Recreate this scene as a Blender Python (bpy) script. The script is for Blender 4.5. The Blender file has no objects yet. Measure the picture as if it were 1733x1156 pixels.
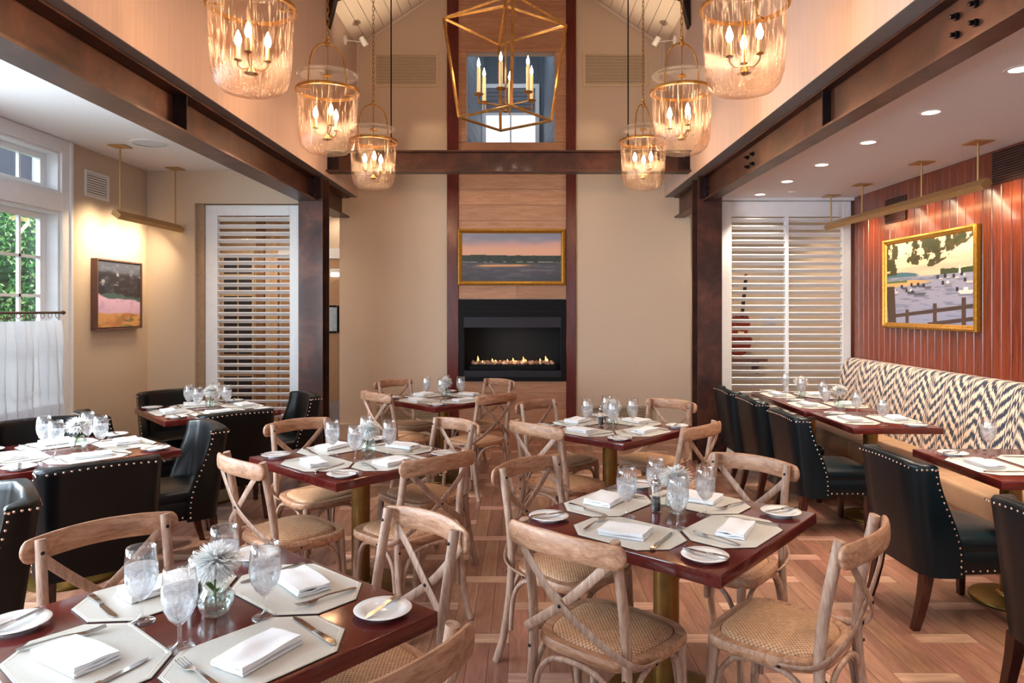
import bpy, bmesh, math, random
import numpy as np
from mathutils import Vector, Matrix
random.seed(7); rnd = random.Random(11)
PI = math.pi
S = bpy.context.scene
COL = S.collection

# ------------------------------------------------------------------ camera
cam_d = bpy.data.cameras.new('camera'); cam = bpy.data.objects.new('camera', cam_d); COL.objects.link(cam)
cam_d.sensor_width = 36.0; cam_d.lens = 36.0 * 1180 / 1733
cam_d.shift_x = -19.5 / 1733; cam_d.shift_y = -56.0 / 1733
cam_d.clip_start = 0.05
cam.location = (0, 0, 1.62); cam.rotation_euler = (PI / 2, 0, 0)
S.camera = cam
S.view_settings.view_transform = 'Standard'; S.view_settings.look = 'None'
S.view_settings.gamma = 1.0; S.view_settings.use_curve_mapping = False
S.view_settings.exposure = 0.36
cy = S.cycles
cy.max_bounces = 6; cy.diffuse_bounces = 3; cy.glossy_bounces = 3; cy.transmission_bounces = 2
cy.transparent_max_bounces = 14; cy.caustics_reflective = False; cy.caustics_refractive = False
cy.sample_clamp_indirect = 4.0; cy.use_denoising = True; cy.adaptive_threshold = 0.03

# ------------------------------------------------------------------ world and daylight
W = bpy.data.worlds.new('sky'); S.world = W; W.use_nodes = True
bg = W.node_tree.nodes['Background']; bg.inputs[0].default_value = (0.72, 0.86, 1.0, 1); bg.inputs[1].default_value = 3.0

def area(name, loc, rot, sx, sy, power, col, spread=PI):
    l = bpy.data.lights.new(name, 'AREA'); l.shape = 'RECTANGLE'; l.size = sx; l.size_y = sy
    l.energy = power; l.color = col; l.spread = spread
    o = bpy.data.objects.new(name, l); COL.objects.link(o); o.location = loc; o.rotation_euler = rot
    return o
DAY = (0.70, 0.86, 1.0)
# daylight through the rear windows and through the window-wall windows beside the camera
for x in (-3.0, -0.155, 2.6):
    area('window_daylight', (x, -2.6, 1.75), (PI / 2, 0, PI), 1.5, 2.1, 150, (0.92, 0.95, 1.0))
for y, p in ((0.4, 130), (2.2, 100), (3.9, 62)):
    area('window_daylight', (-4.09, y, 1.75), (PI / 2, 0, -PI / 2), 1.2, 1.9, p, DAY)
sun_d = bpy.data.lights.new('sun', 'SUN'); sun_d.energy = 3.0; sun_d.angle = math.radians(1.2); sun_d.color = (1.0, 0.96, 0.9)
sun = bpy.data.objects.new('sun', sun_d); COL.objects.link(sun)
sun.rotation_euler = Vector((1.0, 0.25, -0.78)).to_track_quat('-Z', 'Y').to_euler()

# ------------------------------------------------------------------ helpers
def lin(h):
    h = h.lstrip('#'); v = [int(h[i:i + 2], 16) / 255 for i in (0, 2, 4)]
    return tuple((c / 12.92 if c <= 0.04045 else ((c + 0.055) / 1.055) ** 2.4) for c in v) + (1.0,)

class MB:
    def __init__(s): s.v = []; s.f = []; s.m = []; s.mi = 0
    def _add(s, vs, fs):
        b = len(s.v); s.v += [tuple(p) for p in vs]
        for f in fs: s.f.append(tuple(b + i for i in f)); s.m.append(s.mi)
        return s
    def box(s, x0, x1, y0, y1, z0, z1):
        return s._add([(x0, y0, z0), (x1, y0, z0), (x1, y1, z0), (x0, y1, z0), (x0, y0, z1), (x1, y0, z1), (x1, y1, z1), (x0, y1, z1)],
                      [(3, 2, 1, 0), (4, 5, 6, 7), (0, 1, 5, 4), (1, 2, 6, 5), (2, 3, 7, 6), (3, 0, 4, 7)])
    def cbox(s, c, d, rot=None):
        h = [k / 2 for k in d]
        P = [Vector((a * h[0], b * h[1], e * h[2])) for e in (-1, 1) for a, b in ((-1, -1), (1, -1), (1, 1), (-1, 1))]
        if rot is not None: P = [rot @ p for p in P]
        P = [p + Vector(c) for p in P]
        return s._add(P, [(3, 2, 1, 0), (4, 5, 6, 7), (0, 1, 5, 4), (1, 2, 6, 5), (2, 3, 7, 6), (3, 0, 4, 7)])
    def prism(s, poly, z0, z1, T=None):
        n = len(poly); P = [Vector((x, y, z0)) for x, y in poly] + [Vector((x, y, z1)) for x, y in poly]
        if T is not None: P = [T @ p for p in P]
        return s._add(P, [tuple(range(n))[::-1], tuple(range(n, 2 * n))] + [(i, (i + 1) % n, n + (i + 1) % n, n + i) for i in range(n)])
    def loft(s, loops, cap0=True, cap1=True, wrap=False):
        n = len(loops[0]); vs = [p for l in loops for p in l]; fs = []
        L = len(loops)
        for k in range(L if wrap else L - 1):
            a, b = k * n, ((k + 1) % L) * n
            fs += [(a + i, a + (i + 1) % n, b + (i + 1) % n, b + i) for i in range(n)]
        if not wrap:
            if cap0: fs.append(tuple(range(n))[::-1])
            if cap1: fs.append(tuple(range((L - 1) * n, L * n)))
        return s._add(vs, fs)
    def strip(s, rows):           # open grid of rows
        n = len(rows[0]); vs = [p for r in rows for p in r]
        return s._add(vs, [(k * n + i, k * n + i + 1, (k + 1) * n + i + 1, (k + 1) * n + i) for k in range(len(rows) - 1) for i in range(n - 1)])
    def lathe(s, prof, n=24, c=(0, 0, 0), T=None, close=False):
        vs = []; idx = []
        for r, z in prof:
            if r < 1e-6: idx.append([len(vs)]); vs.append(Vector((0, 0, z)))
            else:
                idx.append(list(range(len(vs), len(vs) + n)))
                vs += [Vector((r * math.cos(2 * PI * i / n), r * math.sin(2 * PI * i / n), z)) for i in range(n)]
        fs = []
        prs = list(zip(idx, idx[1:])) + ([(idx[-1], idx[0])] if close else [])
        for a, b in prs:
            if len(a) == 1 and len(b) == 1: continue
            for i in range(n):
                j = (i + 1) % n
                if len(a) == 1: fs.append((a[0], b[j], b[i]))
                elif len(b) == 1: fs.append((a[i], a[j], b[0]))
                else: fs.append((a[i], a[j], b[j], b[i]))
        if T is not None: vs = [T @ p for p in vs]
        C = Vector(c)
        return s._add([p + C for p in vs], fs)
    def tube(s, pts, r, n=8, up=(0, 0, 1), closed=False, caps=True, sq=1.0):
        pts = [Vector(p) for p in pts]; L = len(pts)
        rs = r if isinstance(r, list) else [r] * L
        loops = []; U = None
        for i, p in enumerate(pts):
            if closed: t = pts[(i + 1) % L] - pts[i - 1]
            else: t = pts[min(i + 1, L - 1)] - pts[max(i - 1, 0)]
            t.normalize()
            if U is None:
                u0 = Vector(up)
                if abs(u0.dot(t)) > .98: u0 = Vector((1, 0, 0)) if abs(t.x) < .9 else Vector((0, 1, 0))
                U = (u0 - t * u0.dot(t)).normalized()
            else: U = (U - t * U.dot(t)).normalized()
            B = t.cross(U)
            a, b = rs[i] if isinstance(rs[i], tuple) else (rs[i], rs[i])
            lp = []
            for k in range(n):
                th = 2 * PI * k / n; c_, s_ = math.cos(th), math.sin(th)
                if sq != 1.0: c_, s_ = math.copysign(abs(c_) ** sq, c_), math.copysign(abs(s_) ** sq, s_)
                lp.append(p + B * (a * c_) + U * (b * s_))
            loops.append(lp)
        return s.loft(loops, caps, caps, wrap=closed)
    def cyl(s, a, b, r, n=10): return s.tube([a, b], r, n)
    def dome(s, c, nrm, r, n=6, h=.6):
        q = Vector(nrm).to_track_quat('Z', 'Y').to_matrix()
        return s.lathe([(r, 0), (r * .75, r * h * .7), (0, r * h)], n, c, q)
    def mesh(s, name, mats, smooth=None, bevel=0, seg=1, weld=False):
        me = bpy.data.meshes.new(name); me.from_pydata([tuple(p) for p in s.v], [], s.f)
        mats = mats if isinstance(mats, (list, tuple)) else [mats]
        for m in mats: me.materials.append(m)
        if any(s.m): me.polygons.foreach_set('material_index', s.m)
        if bevel or weld:
            bm = bmesh.new(); bm.from_mesh(me)
            if weld: bmesh.ops.remove_doubles(bm, verts=bm.verts, dist=1e-5)
            if bevel:
                ed = [e for e in bm.edges if len(e.link_faces) == 2 and e.calc_face_angle(0) > .5]
                bmesh.ops.bevel(bm, geom=ed, offset=bevel, segments=seg, affect='EDGES', profile=.6)
            bm.to_mesh(me); bm.free()
        if smooth is not None:
            me.polygons.foreach_set('use_smooth', [True] * len(me.polygons))
            me.set_sharp_from_angle(angle=math.radians(smooth))
        me.validate(); me.update()
        return me

def spl(pts, per=6):
    P = [Vector(p) for p in pts]; P = [P[0] * 2 - P[1]] + P + [P[-1] * 2 - P[-2]]; out = []
    for i in range(1, len(P) - 2):
        for k in range(per):
            t = k / per
            out.append(.5 * ((2 * P[i]) + (P[i + 1] - P[i - 1]) * t + (2 * P[i - 1] - 5 * P[i] + 4 * P[i + 1] - P[i + 2]) * t * t + (3 * P[i] - P[i - 1] - 3 * P[i + 1] + P[i + 2]) * t ** 3))
    return out + [P[-2].copy()]

def obj(name, me, parent=None, loc=(0, 0, 0), rot=(0, 0, 0), kind=None, label=None):
    o = bpy.data.objects.new(name, me); COL.objects.link(o)
    o.location = loc; o.rotation_euler = rot
    if parent is not None: o.parent = parent
    if kind: o['kind'] = kind
    if label: o['label'] = label
    return o
def tag(o, label, cat, group=None, kind=None):
    o['label'] = label; o['category'] = cat
    if group: o['group'] = group
    if kind: o['kind'] = kind
    return o
def thing(name, label, cat, loc=(0, 0, 0), rz=0, group=None, kind=None):
    o = bpy.data.objects.new(name, None); COL.objects.link(o); o.empty_display_size = .1
    o.location = loc; o.rotation_euler = (0, 0, rz)
    return tag(o, label, cat, group, kind)
class Proto:                    # a kind of thing: its parts' shared meshes
    def __init__(s): s.p = []
    def add(s, name, me, under=None, kind=None, label=None, loc=(0, 0, 0)):
        s.p.append((name, me, under, kind, label, loc)); return len(s.p) - 1
    def put(s, name, label, cat, loc, rz=0, group=None):
        t = thing(name, label, cat, loc, rz, group); os_ = []
        for (n, me, un, k, lb, lc) in s.p:
            os_.append(obj(n, me, t if un is None else os_[un], lc, (0, 0, 0), k, lb))
        return t
def struct(name, me, label, cat, loc=(0, 0, 0), rot=(0, 0, 0), parent=None):
    o = obj(name, me, parent, loc, rot)
    if parent is None: tag(o, label, cat, kind='structure')
    return o
def light(name, kind, parent, loc, power, col, size=.03, rot=None, angle=None, blend=.5):
    l = bpy.data.lights.new(name, kind); l.energy = power; l.color = col
    if kind in ('POINT', 'SPOT'): l.shadow_soft_size = size
    if kind == 'SPOT': l.spot_size = angle; l.spot_blend = blend
    o = bpy.data.objects.new(name, l); COL.objects.link(o); o.location = loc
    if rot is not None: o.rotation_euler = rot
    if parent is not None: o.parent = parent
    return o
def aim(d): return Vector(d).to_track_quat('-Z', 'Y').to_euler()

# ------------------------------------------------------------------ materials
MC = {}
class NT:
    def __init__(s, name):
        s.m = bpy.data.materials.new(name); s.m.use_nodes = True; s.t = s.m.node_tree; s.n = s.t.nodes; s.l = s.t.links
        s.b = s.n['Principled BSDF']; s.o = s.n['Material Output']
    def new(s, t, **kw):
        n = s.n.new(t)
        for k, v in kw.items():
            if k.startswith('i_'):
                key = k[2:]; n.inputs[int(key) if key.isdigit() else key.replace('_', ' ')].default_value = v
            else: setattr(n, k, v)
        return n
    def k(s, a, b): s.l.new(a, b)
    def ramp(s, fac, stops, interp='LINEAR'):
        r = s.n.new('ShaderNodeValToRGB'); e = r.color_ramp.elements; r.color_ramp.interpolation = interp
        while len(e) < len(stops): e.new(.5)
        for q, (p, c) in zip(e, stops): q.position = p; q.color = c
        s.k(fac, r.inputs[0]); return r.outputs[0]
    def math(s, op, a, b=None):
        n = s.n.new('ShaderNodeMath'); n.operation = op
        for i, x in enumerate((a, b)):
            if x is None: continue
            if isinstance(x, (int, float)): n.inputs[i].default_value = x
            else: s.k(x, n.inputs[i])
        return n.outputs[0]
    def coord(s, scale=(1, 1, 1), per_object=False, kind='Object'):
        tc = s.n.new('ShaderNodeTexCoord'); mp = s.n.new('ShaderNodeMapping'); mp.inputs['Scale'].default_value = scale
        src = tc.outputs[kind]
        if per_object:
            oi = s.n.new('ShaderNodeObjectInfo'); ge = s.n.new('ShaderNodeNewGeometry')
            r = s.math('ADD', oi.outputs['Random'], ge.outputs['Random Per Island']); s.rand = s.math('FRACT', r)
            off = s.n.new('ShaderNodeCombineXYZ')
            s.k(s.math('MULTIPLY', s.rand, 37.0), off.inputs[0]); s.k(s.math('MULTIPLY', s.rand, 91.0), off.inputs[1]); s.k(s.math('MULTIPLY', s.rand, 53.0), off.inputs[2])
            va = s.n.new('ShaderNodeVectorMath'); s.k(src, va.inputs[0]); s.k(off.outputs[0], va.inputs[1]); src = va.outputs[0]
        s.k(src, mp.inputs[0]); return mp.outputs[0]
    def noise(s, vec, scale=5, detail=4, dist=0, rough=.5):
        n = s.new('ShaderNodeTexNoise', i_Scale=scale, i_Detail=detail, i_Distortion=dist, i_Roughness=rough); s.k(vec, n.inputs['Vector']); return n.outputs[0]
    def bump(s, h, strength=.2, dist=.01):
        n = s.new('ShaderNodeBump', i_Strength=strength, i_Distance=dist); s.k(h, n.inputs['Height']); s.k(n.outputs[0], s.b.inputs['Normal'])
    def set(s, rough=.5, metal=0., spec=None, coat=0., coatr=.1, sheen=0.):
        s.b.inputs['Roughness'].default_value = rough; s.b.inputs['Metallic'].default_value = metal
        if spec is not None: s.b.inputs['Specular IOR Level'].default_value = spec
        s.b.inputs['Coat Weight'].default_value = coat; s.b.inputs['Coat Roughness'].default_value = coatr
        s.b.inputs['Sheen Weight'].default_value = sheen
        return s
def pm(name, c, rough=.5, metal=0., nz=None, bump=0., spec=None, coat=0., var=.12, scale=(1, 1, 1), sheen=0.):
    """plain painted / metal / leather surface with a fine procedural mottling"""
    t = NT(name); t.set(rough, metal, spec, coat, sheen=sheen); c = lin(c) if isinstance(c, str) else c
    f = t.noise(t.coord(scale), nz or 30, 2.5)
    lo = tuple(x * (1 - var) for x in c[:3]) + (1,); hi = tuple(min(1, x * (1 + var)) for x in c[:3]) + (1,)
    t.k(t.ramp(f, [(.3, lo), (.7, hi)]), t.b.inputs['Base Color'])
    if bump: t.bump(f, bump, .004)
    return t.m
def wood(name, c1, c2, stretch=(40, 40, 4), rough=.45, var=.25, coat=0., bump=.12, hue=None, spec=.5):
    t = NT(name); t.set(rough, coat=coat, coatr=.12, spec=spec)
    v = t.coord(stretch, True)
    f = t.noise(v, 1.0, 4, 1.0, .6); g = t.noise(v, 5.0, 2)
    mix = t.math('ADD', t.math('MULTIPLY', f, .75), t.math('MULTIPLY', g, .25))
    col = t.ramp(mix, [(.32, lin(c1)), (.66, lin(c2))])
    hs = t.n.new('ShaderNodeHueSaturation'); t.k(col, hs.inputs['Color'])
    t.k(t.math('ADD', t.math('MULTIPLY', t.rand, var), 1 - var / 2), hs.inputs['Value'])
    if hue: t.k(t.math('ADD', t.math('MULTIPLY', t.math('FRACT', t.math('MULTIPLY', t.rand, 7.3)), hue), .5 - hue / 2), hs.inputs['Hue'])
    t.k(hs.outputs[0], t.b.inputs['Base Color'])
    t.bump(mix, bump, .003)
    return t.m
def emit(name, c, st):
    t = NT(name); e = t.new('ShaderNodeEmission', i_Color=lin(c), i_Strength=st); t.k(e.outputs[0], t.o.inputs[0]); return t.m
def glassy(name, tint=(1, 1, 1, 1), refl=.10, rim=.75, body=0., bodycol=(1, 1, 1, 1), rough=.02, streak=0., trans=False):
    """thin clear glass: transparent, glossy towards grazing angles, optionally clouded by droplets or streaks"""
    t = NT(name)
    tr = t.new('ShaderNodeBsdfTransparent', i_Color=tint); gl = t.new('ShaderNodeBsdfGlossy', i_Roughness=rough, i_Color=(1, 1, 1, 1))
    lw = t.new('ShaderNodeLayerWeight', i_Blend=.35)
    fac = t.math('ADD', t.math('MULTIPLY', t.math('POWER', lw.outputs['Facing'], 2.2), rim), refl)
    mx = t.n.new('ShaderNodeMixShader'); t.k(fac, mx.inputs[0]); t.k(tr.outputs[0], mx.inputs[1]); t.k(gl.outputs[0], mx.inputs[2])
    out = mx.outputs[0]
    if body or streak:
        df = t.new('ShaderNodeBsdfDiffuse', i_Color=bodycol); tl = t.new('ShaderNodeBsdfTranslucent', i_Color=bodycol)
        m1 = t.n.new('ShaderNodeMixShader'); m1.inputs[0].default_value = .5; t.k(df.outputs[0], m1.inputs[1]); t.k(tl.outputs[0], m1.inputs[2])
        m2 = t.n.new('ShaderNodeMixShader')
        if streak:
            f = t.noise(t.coord((85, 85, 8), True), 1.0, 5, .4, .6)
            r = t.ramp(f, [(.51, (0, 0, 0, 1)), (.66, (1, 1, 1, 1))])
            t.k(t.math('ADD', t.math('MULTIPLY', r, streak), body), m2.inputs[0])
            bp = t.new('ShaderNodeBump', i_Strength=.5, i_Distance=.012); t.k(f, bp.inputs['Height']); t.k(bp.outputs[0], gl.inputs['Normal'])
        else:
            f = t.noise(t.coord((1, 1, 1), True), 90, 3)
            t.k(t.math('MULTIPLY', t.ramp(f, [(.3, (.5, .5, .5, 1)), (.75, (1.4, 1.4, 1.4, 1))]), body), m2.inputs[0])
        t.k(out, m2.inputs[1]); t.k(m1.outputs[0], m2.inputs[2]); out = m2.outputs[0]
    t.k(out, t.o.inputs[0]); return t.m

M = {}
M['cream_wall'] = pm('cream_wall', '#d8c3ab', .75, nz=60, var=.03)
M['grass_wall'] = pm('grass_wall', '#cfb6a8', .8, nz=3, var=.05, scale=(14, 14, .5))      # pale grasscloth with vertical streaks
M['aisle_wall'] = pm('aisle_wall', '#ceb9a2', .75, nz=60, var=.03)
M['ceiling'] = pm('ceiling', '#e6e2e2', .85, nz=40, var=.02)
M['shiplap'] = pm('shiplap', '#dccabb', .6, nz=20, var=.03)
M['white'] = pm('white_paint', '#f4f5f7', .38, nz=20, var=.02)
M['white2'] = pm('white_plastic', '#f0ece8', .35, nz=20, var=.02)
M['soffit'] = pm('soffit', '#8d8785', .7, nz=30, var=.04)
M['vent'] = pm('vent_paint', '#d9c4a4', .55, nz=30, var=.03)
M['ventdark'] = pm('vent_dark', '#4b3d31', .8)
M['grey_vent'] = pm('vent_grey', '#b9a88e', .55)
# steel: rust-brown patina
t = NT('patina_steel'); t.set(.45, .35, coat=.1)
f = t.noise(t.coord((1, 1, 1)), 3.2, 8, .5, .65)
t.k(t.ramp(f, [(.3, lin('#2c1b19')), (.5, lin('#472a22')), (.74, lin('#684032'))]), t.b.inputs['Base Color']); t.bump(t.noise(t.coord(), 60, 4), .12, .003)
M['steel'] = t.m
M['steel_dark'] = pm('dark_steel', '#2b2024', .4, .6, nz=8, var=.25)
M['bolt'] = pm('bolt_steel', '#2a2428', .35, .8)
M['blackrod'] = pm('black_rod', '#141212', .4, .5)
M['oak'] = wood('oak_plank', '#a9795c', '#c79a78', (3, 30, 30), .5, .16, bump=.08)
M['mahog_trim'] = wood('mahogany_trim', '#4c1410', '#6b2218', (30, 30, 3), .25, .1, coat=.3, bump=.05)
M['mahog_wall'] = wood('mahogany_board', '#58200f', '#863b21', (38, 38, 2.4), .26, .26, coat=.3, bump=.06)
M['mahog_top'] = wood('mahogany_tabletop', '#481412', '#6b221d', (5, 34, 34), .16, .10, coat=.5, bump=.03)
M['floor_y'] = wood('floor_plank', '#77503f', '#a37762', (26, 3.0, 26), .34, .30, coat=.08, bump=.07, hue=.02)
M['floor_x'] = wood('floor_plank_cross', '#9c7562', '#cba28c', (3.0, 26, 26), .34, .26, coat=.08, bump=.07, hue=.02)  # lighter than the long boards: sheen of the cross grain put into the colour
M['subfloor'] = pm('subfloor', '#2c1c16', .9)
M['chair_v'] = wood('limed_beech', '#8c6a58', '#c9a892', (46, 46, 7), .5, .16, bump=.12)
M['chair_h'] = wood('limed_beech_rail', '#8c5d42', '#cda080', (7, 46, 40), .45, .18, bump=.10)
M['legwood'] = wood('dark_leg', '#2a0f0c', '#4a1c14', (40, 40, 5), .25, .1, coat=.3, bump=.03)
# rattan
t = NT('woven_rattan'); t.set(.55)
v = t.coord((1, 1, 1)); sx = t.n.new('ShaderNodeSeparateXYZ'); t.k(v, sx.inputs[0])
a = t.math('SINE', t.math('MULTIPLY', sx.outputs[0], 400)); b = t.math('SINE', t.math('MULTIPLY', sx.outputs[1], 400))
wv = t.math('ADD', t.math('MULTIPLY', t.math('MULTIPLY', a, b), .35), .5)
nz = t.noise(t.coord((1, 1, 1), True), 60, 4)
h = t.math('ADD', t.math('MULTIPLY', wv, .75), t.math('MULTIPLY', nz, .4))
t.k(t.ramp(h, [(.2, lin('#6d4a2e')), (.5, lin('#b58460')), (.85, lin('#dcb893'))]), t.b.inputs['Base Color']); t.bump(h, .5, .003)
M['rattan'] = t.m
def leather(name, c, rough=.3):
    t = NT(name); t.set(rough, spec=.32, coat=.05, coatr=.2)
    f = t.noise(t.coord(), 140, 5); g = t.noise(t.coord(), 5, 3)
    cc = lin(c); t.k(t.ramp(g, [(.3, tuple(x * .75 for x in cc[:3]) + (1,)), (.7, tuple(x * 1.25 for x in cc[:3]) + (1,))]), t.b.inputs['Base Color'])
    t.bump(f, .12, .002); return t.m
M['leather_b'] = leather('black_leather', '#07090b', .33)
M['leather_g'] = leather('green_leather', '#06161c', .33)
M['nail'] = pm('nailhead', '#d8b8a4', .25, .9)
M['brass'] = pm('brass', '#8f6b38', .36, .8, nz=14, var=.14)
M['brass_dk'] = pm('brass_base', '#6d5420', .38, .8, nz=12, var=.2)
M['gold'] = pm('gilt_iron', '#a67a40', .36, .8, nz=26, var=.3)
M['goldframe'] = pm('gilt_frame', '#b98632', .36, .7, nz=40, var=.2)
M['satin_brass'] = pm('satin_brass', '#b8925c', .42, .6, nz=30, var=.06)
M['frame_wood'] = pm('walnut_frame', '#6a4a40', .5, nz=8, scale=(20, 20, 2), var=.2)
M['black'] = pm('black_steel', '#070709', .5, .0, spec=.18, nz=20, var=.1)
M['firebox'] = pm('firebox_black', '#050506', .7)
M['china'] = pm('white_china', '#f4f4f4', .12, coat=.5, var=.01)
M['linen'] = pm('white_linen', '#f1f1f3', .85, nz=220, var=.03, bump=.1, sheen=.2)
M['mat'] = pm('cream_placemat', '#cfcdc6', .42, nz=120, var=.03, bump=.05)
M['mat_edge'] = pm('placemat_edge', '#3d332c', .6)
M['mat_line'] = pm('placemat_stitch', '#efe6d2', .5)
M['silver'] = pm('silver', '#c9c4c0', .16, 1.0, nz=10, var=.06)
M['glass'] = glassy('clear_glass', refl=.09, rim=.85)
M['pane'] = glassy('window_glass', refl=.03, rim=.35)
M['water'] = glassy('iced_water', tint=(.96, .98, 1, 1), refl=.04, rim=.25, body=.46, bodycol=(.95, .97, 1, 1))
M['vase_glass'] = glassy('vase_glass', tint=(.97, 1, .99, 1), refl=.06, rim=.65)
M['pendant_glass'] = glassy('seeded_glass', tint=(.90, .77, .66, 1), refl=.03, rim=.5, body=.0, bodycol=(.85, .67, .50, 1), rough=.06, streak=.34)
M['lid_glass'] = glassy('lid_glass', tint=(1, .96, .92, 1), refl=.08, rim=.75, body=.06, bodycol=(1, .95, .9, 1))
t = NT('white_petal'); df = t.new('ShaderNodeBsdfDiffuse', i_Color=(.98, .98, .97, 1)); tl = t.new('ShaderNodeBsdfTranslucent', i_Color=(.98, .98, .96, 1))
m1 = t.n.new('ShaderNodeMixShader'); m1.inputs[0].default_value = .42; t.k(df.outputs[0], m1.inputs[1]); t.k(tl.outputs[0], m1.inputs[2]); t.k(m1.outputs[0], t.o.inputs[0])
M['petal'] = t.m
M['stem'] = pm('green_stem', '#4d6b2c', .6)
M['pepper'] = pm('peppercorn', '#1d1714', .6, nz=200, var=.5)
M['candle'] = pm('candle_sleeve', '#efd9a0', .5, var=.04)
M['bulb'] = emit('candle_bulb', '#ffdfb8', 110)
M['bulb_p'] = emit('pendant_bulb', '#ffd8b0', 200)
M['flame'] = emit('flame', '#ffb45a', 5)
M['lens'] = emit('downlight_lens', '#ffe9d6', 7)
M['strip'] = emit('strip_lamp', '#ffdba0', 5)
M['stone'] = pm('river_stone', '#9a7258', .6, nz=5, var=.35)
M['tan_leather'] = pm('tan_leather', '#ac8868', .5, nz=6, var=.08, bump=.04)
M['canvas_edge'] = pm('canvas_edge', '#2a2226', .7)
M['speaker'] = pm('speaker_grille', '#cfd2d8', .7, nz=300, var=.08)
# ikat zigzag cloth
t = NT('ikat_cloth'); t.set(.85, sheen=.2)
v = t.coord(); sx = t.n.new('ShaderNodeSeparateXYZ'); t.k(v, sx.inputs[0])
jit = t.new('ShaderNodeTexNoise', noise_dimensions='1D', i_Scale=80.0, i_Detail=.0); t.k(sx.outputs[1], jit.inputs['W'])
per = t.math('PINGPONG', sx.outputs[1], .19)
zz = t.math('ADD', sx.outputs[2], t.math('MULTIPLY', per, -.92))
zz = t.math('ADD', zz, t.math('MULTIPLY', jit.outputs[0], .085))
big = t.noise(t.coord((1, 2, 2)), 3, 2)
zz = t.math('ADD', zz, t.math('MULTIPLY', big, .05))
fr = t.math('FRACT', t.math('MULTIPLY', zz, 10.6))
t.k(t.ramp(fr, [(0, lin('#1c2c42')), (.45, lin('#17263c')), (.53, lin('#e6c8b2')), (.92, lin('#e9cdb6')), (1, lin('#1c2c42'))]), t.b.inputs['Base Color'])
t.bump(t.noise(t.coord(), 250, 3), .15, .002)
M['ikat'] = t.m
# sheer curtain
t = NT('sheer_linen'); df = t.new('ShaderNodeBsdfDiffuse', i_Color=(.92, .93, .96, 1)); tl = t.new('ShaderNodeBsdfTranslucent', i_Color=(.9, .93, .98, 1)); tr = t.new('ShaderNodeBsdfTransparent')
m1 = t.n.new('ShaderNodeMixShader'); m1.inputs[0].default_value = .28; t.k(df.outputs[0], m1.inputs[1]); t.k(tl.outputs[0], m1.inputs[2])
m2 = t.n.new('ShaderNodeMixShader'); w = t.noise(t.coord((3, 60, 60)), 3, 4)
t.k(t.math('MULTIPLY', w, .12), m2.inputs[0]); t.k(m1.outputs[0], m2.inputs[1]); t.k(tr.outputs[0], m2.inputs[2]); t.k(m2.outputs[0], t.o.inputs[0])
M['sheer'] = t.m
t = NT('hedge_leaf'); t.set(.5)
v = t.coord((1, 1, 1), True); t.k(t.ramp(t.rand, [(0, lin('#2f7a4c')), (.45, lin('#57a85c')), (.8, lin('#9ad47c')), (1, lin('#e2eec0'))]), t.b.inputs['Base Color'])
M['leaf'] = t.m
def colattr(name):
    t = NT(name); t.set(.45, coat=.1); a = t.new('ShaderNodeAttribute', attribute_name='paint'); t.k(a.outputs['Color'], t.b.inputs['Base Color']); return t.m
M['paint'] = colattr('painted_canvas')

# ------------------------------------------------------------------ setting: shell
XL, XR, XC, SOF, EAVE, SLOPE = -2.05, 1.74, -0.155, 2.99, 4.86, 0.67
YB, YAL, YAR, XWL, XWR, CL, CR, YR = 8.6, 7.3, 7.42, -3.94, 3.52, 3.06, 2.80, -2.5
RIDGE = EAVE + (XR - XC) * SLOPE

fl = struct('floor', MB().box(-4.1, 3.75, -2.7, 9.9, -.10, -.012).mesh('floor', M['subfloor']), 'wooden plank floor of the whole dining room', 'floor')
XWLF = -3.9
# plank floor: blocks of three boards with one short cross board, alternate columns staggered
PWD, PER, PL = .095, .745, .65
me_y = MB().box(-PWD / 2 + .0009, PWD / 2 - .0009, -PL / 2 + .0009, PL / 2 - .0009, -.012, 0).mesh('plank', M['floor_y'])
me_x = MB().box(-1.5 * PWD + .0009, 1.5 * PWD - .0009, -PWD / 2 + .0009, PWD / 2 - .0009, -.012, 0).mesh('plank_cross', M['floor_x'])
pl = []
ncol = int(9.2 / (3 * PWD)) + 1
for i in range(ncol):
    xc = -5.2 + (i + .5) * 3 * PWD
    for j in range(-4, 14):
        y0 = j * PER + (PER / 2 if i % 2 else 0) + .12
        for k in (-1, 0, 1): pl.append((xc + k * PWD, y0 + PL / 2, 0))
        pl.append((xc, y0 + PL + PWD / 2, 1))
pl = [p for p in pl if -2.4 < p[1] < 9.5 and XWLF < p[0] < 3.6]
def inview(p):
    return p[1] > 1.9 and -886 - 40 < p[0] / p[1] * 1180 < 847 + 40 and 1911 / p[1] < 660
vis = sorted([p for p in pl if inview(p)], key=lambda p: p[1])[:300]; vs_ = set(vis)
for p in vis: obj('plank', me_x if p[2] else me_y, fl, (p[0], p[1], 0))
for kind, mat in ((0, 'floor_y'), (1, 'floor_x')):
    mb = MB()
    for p in pl:
        if p in vs_ or p[2] != kind: continue
        hx, hy = (1.5 * PWD - .0009, PWD / 2 - .0009) if kind else (PWD / 2 - .0009, PL / 2 - .0009)
        mb.box(p[0] - hx, p[0] + hx, p[1] - hy, p[1] + hy, -.012, 0)
    obj('plank_field', mb.mesh('plank_field', M[mat]), fl, kind='stuff')

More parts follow.
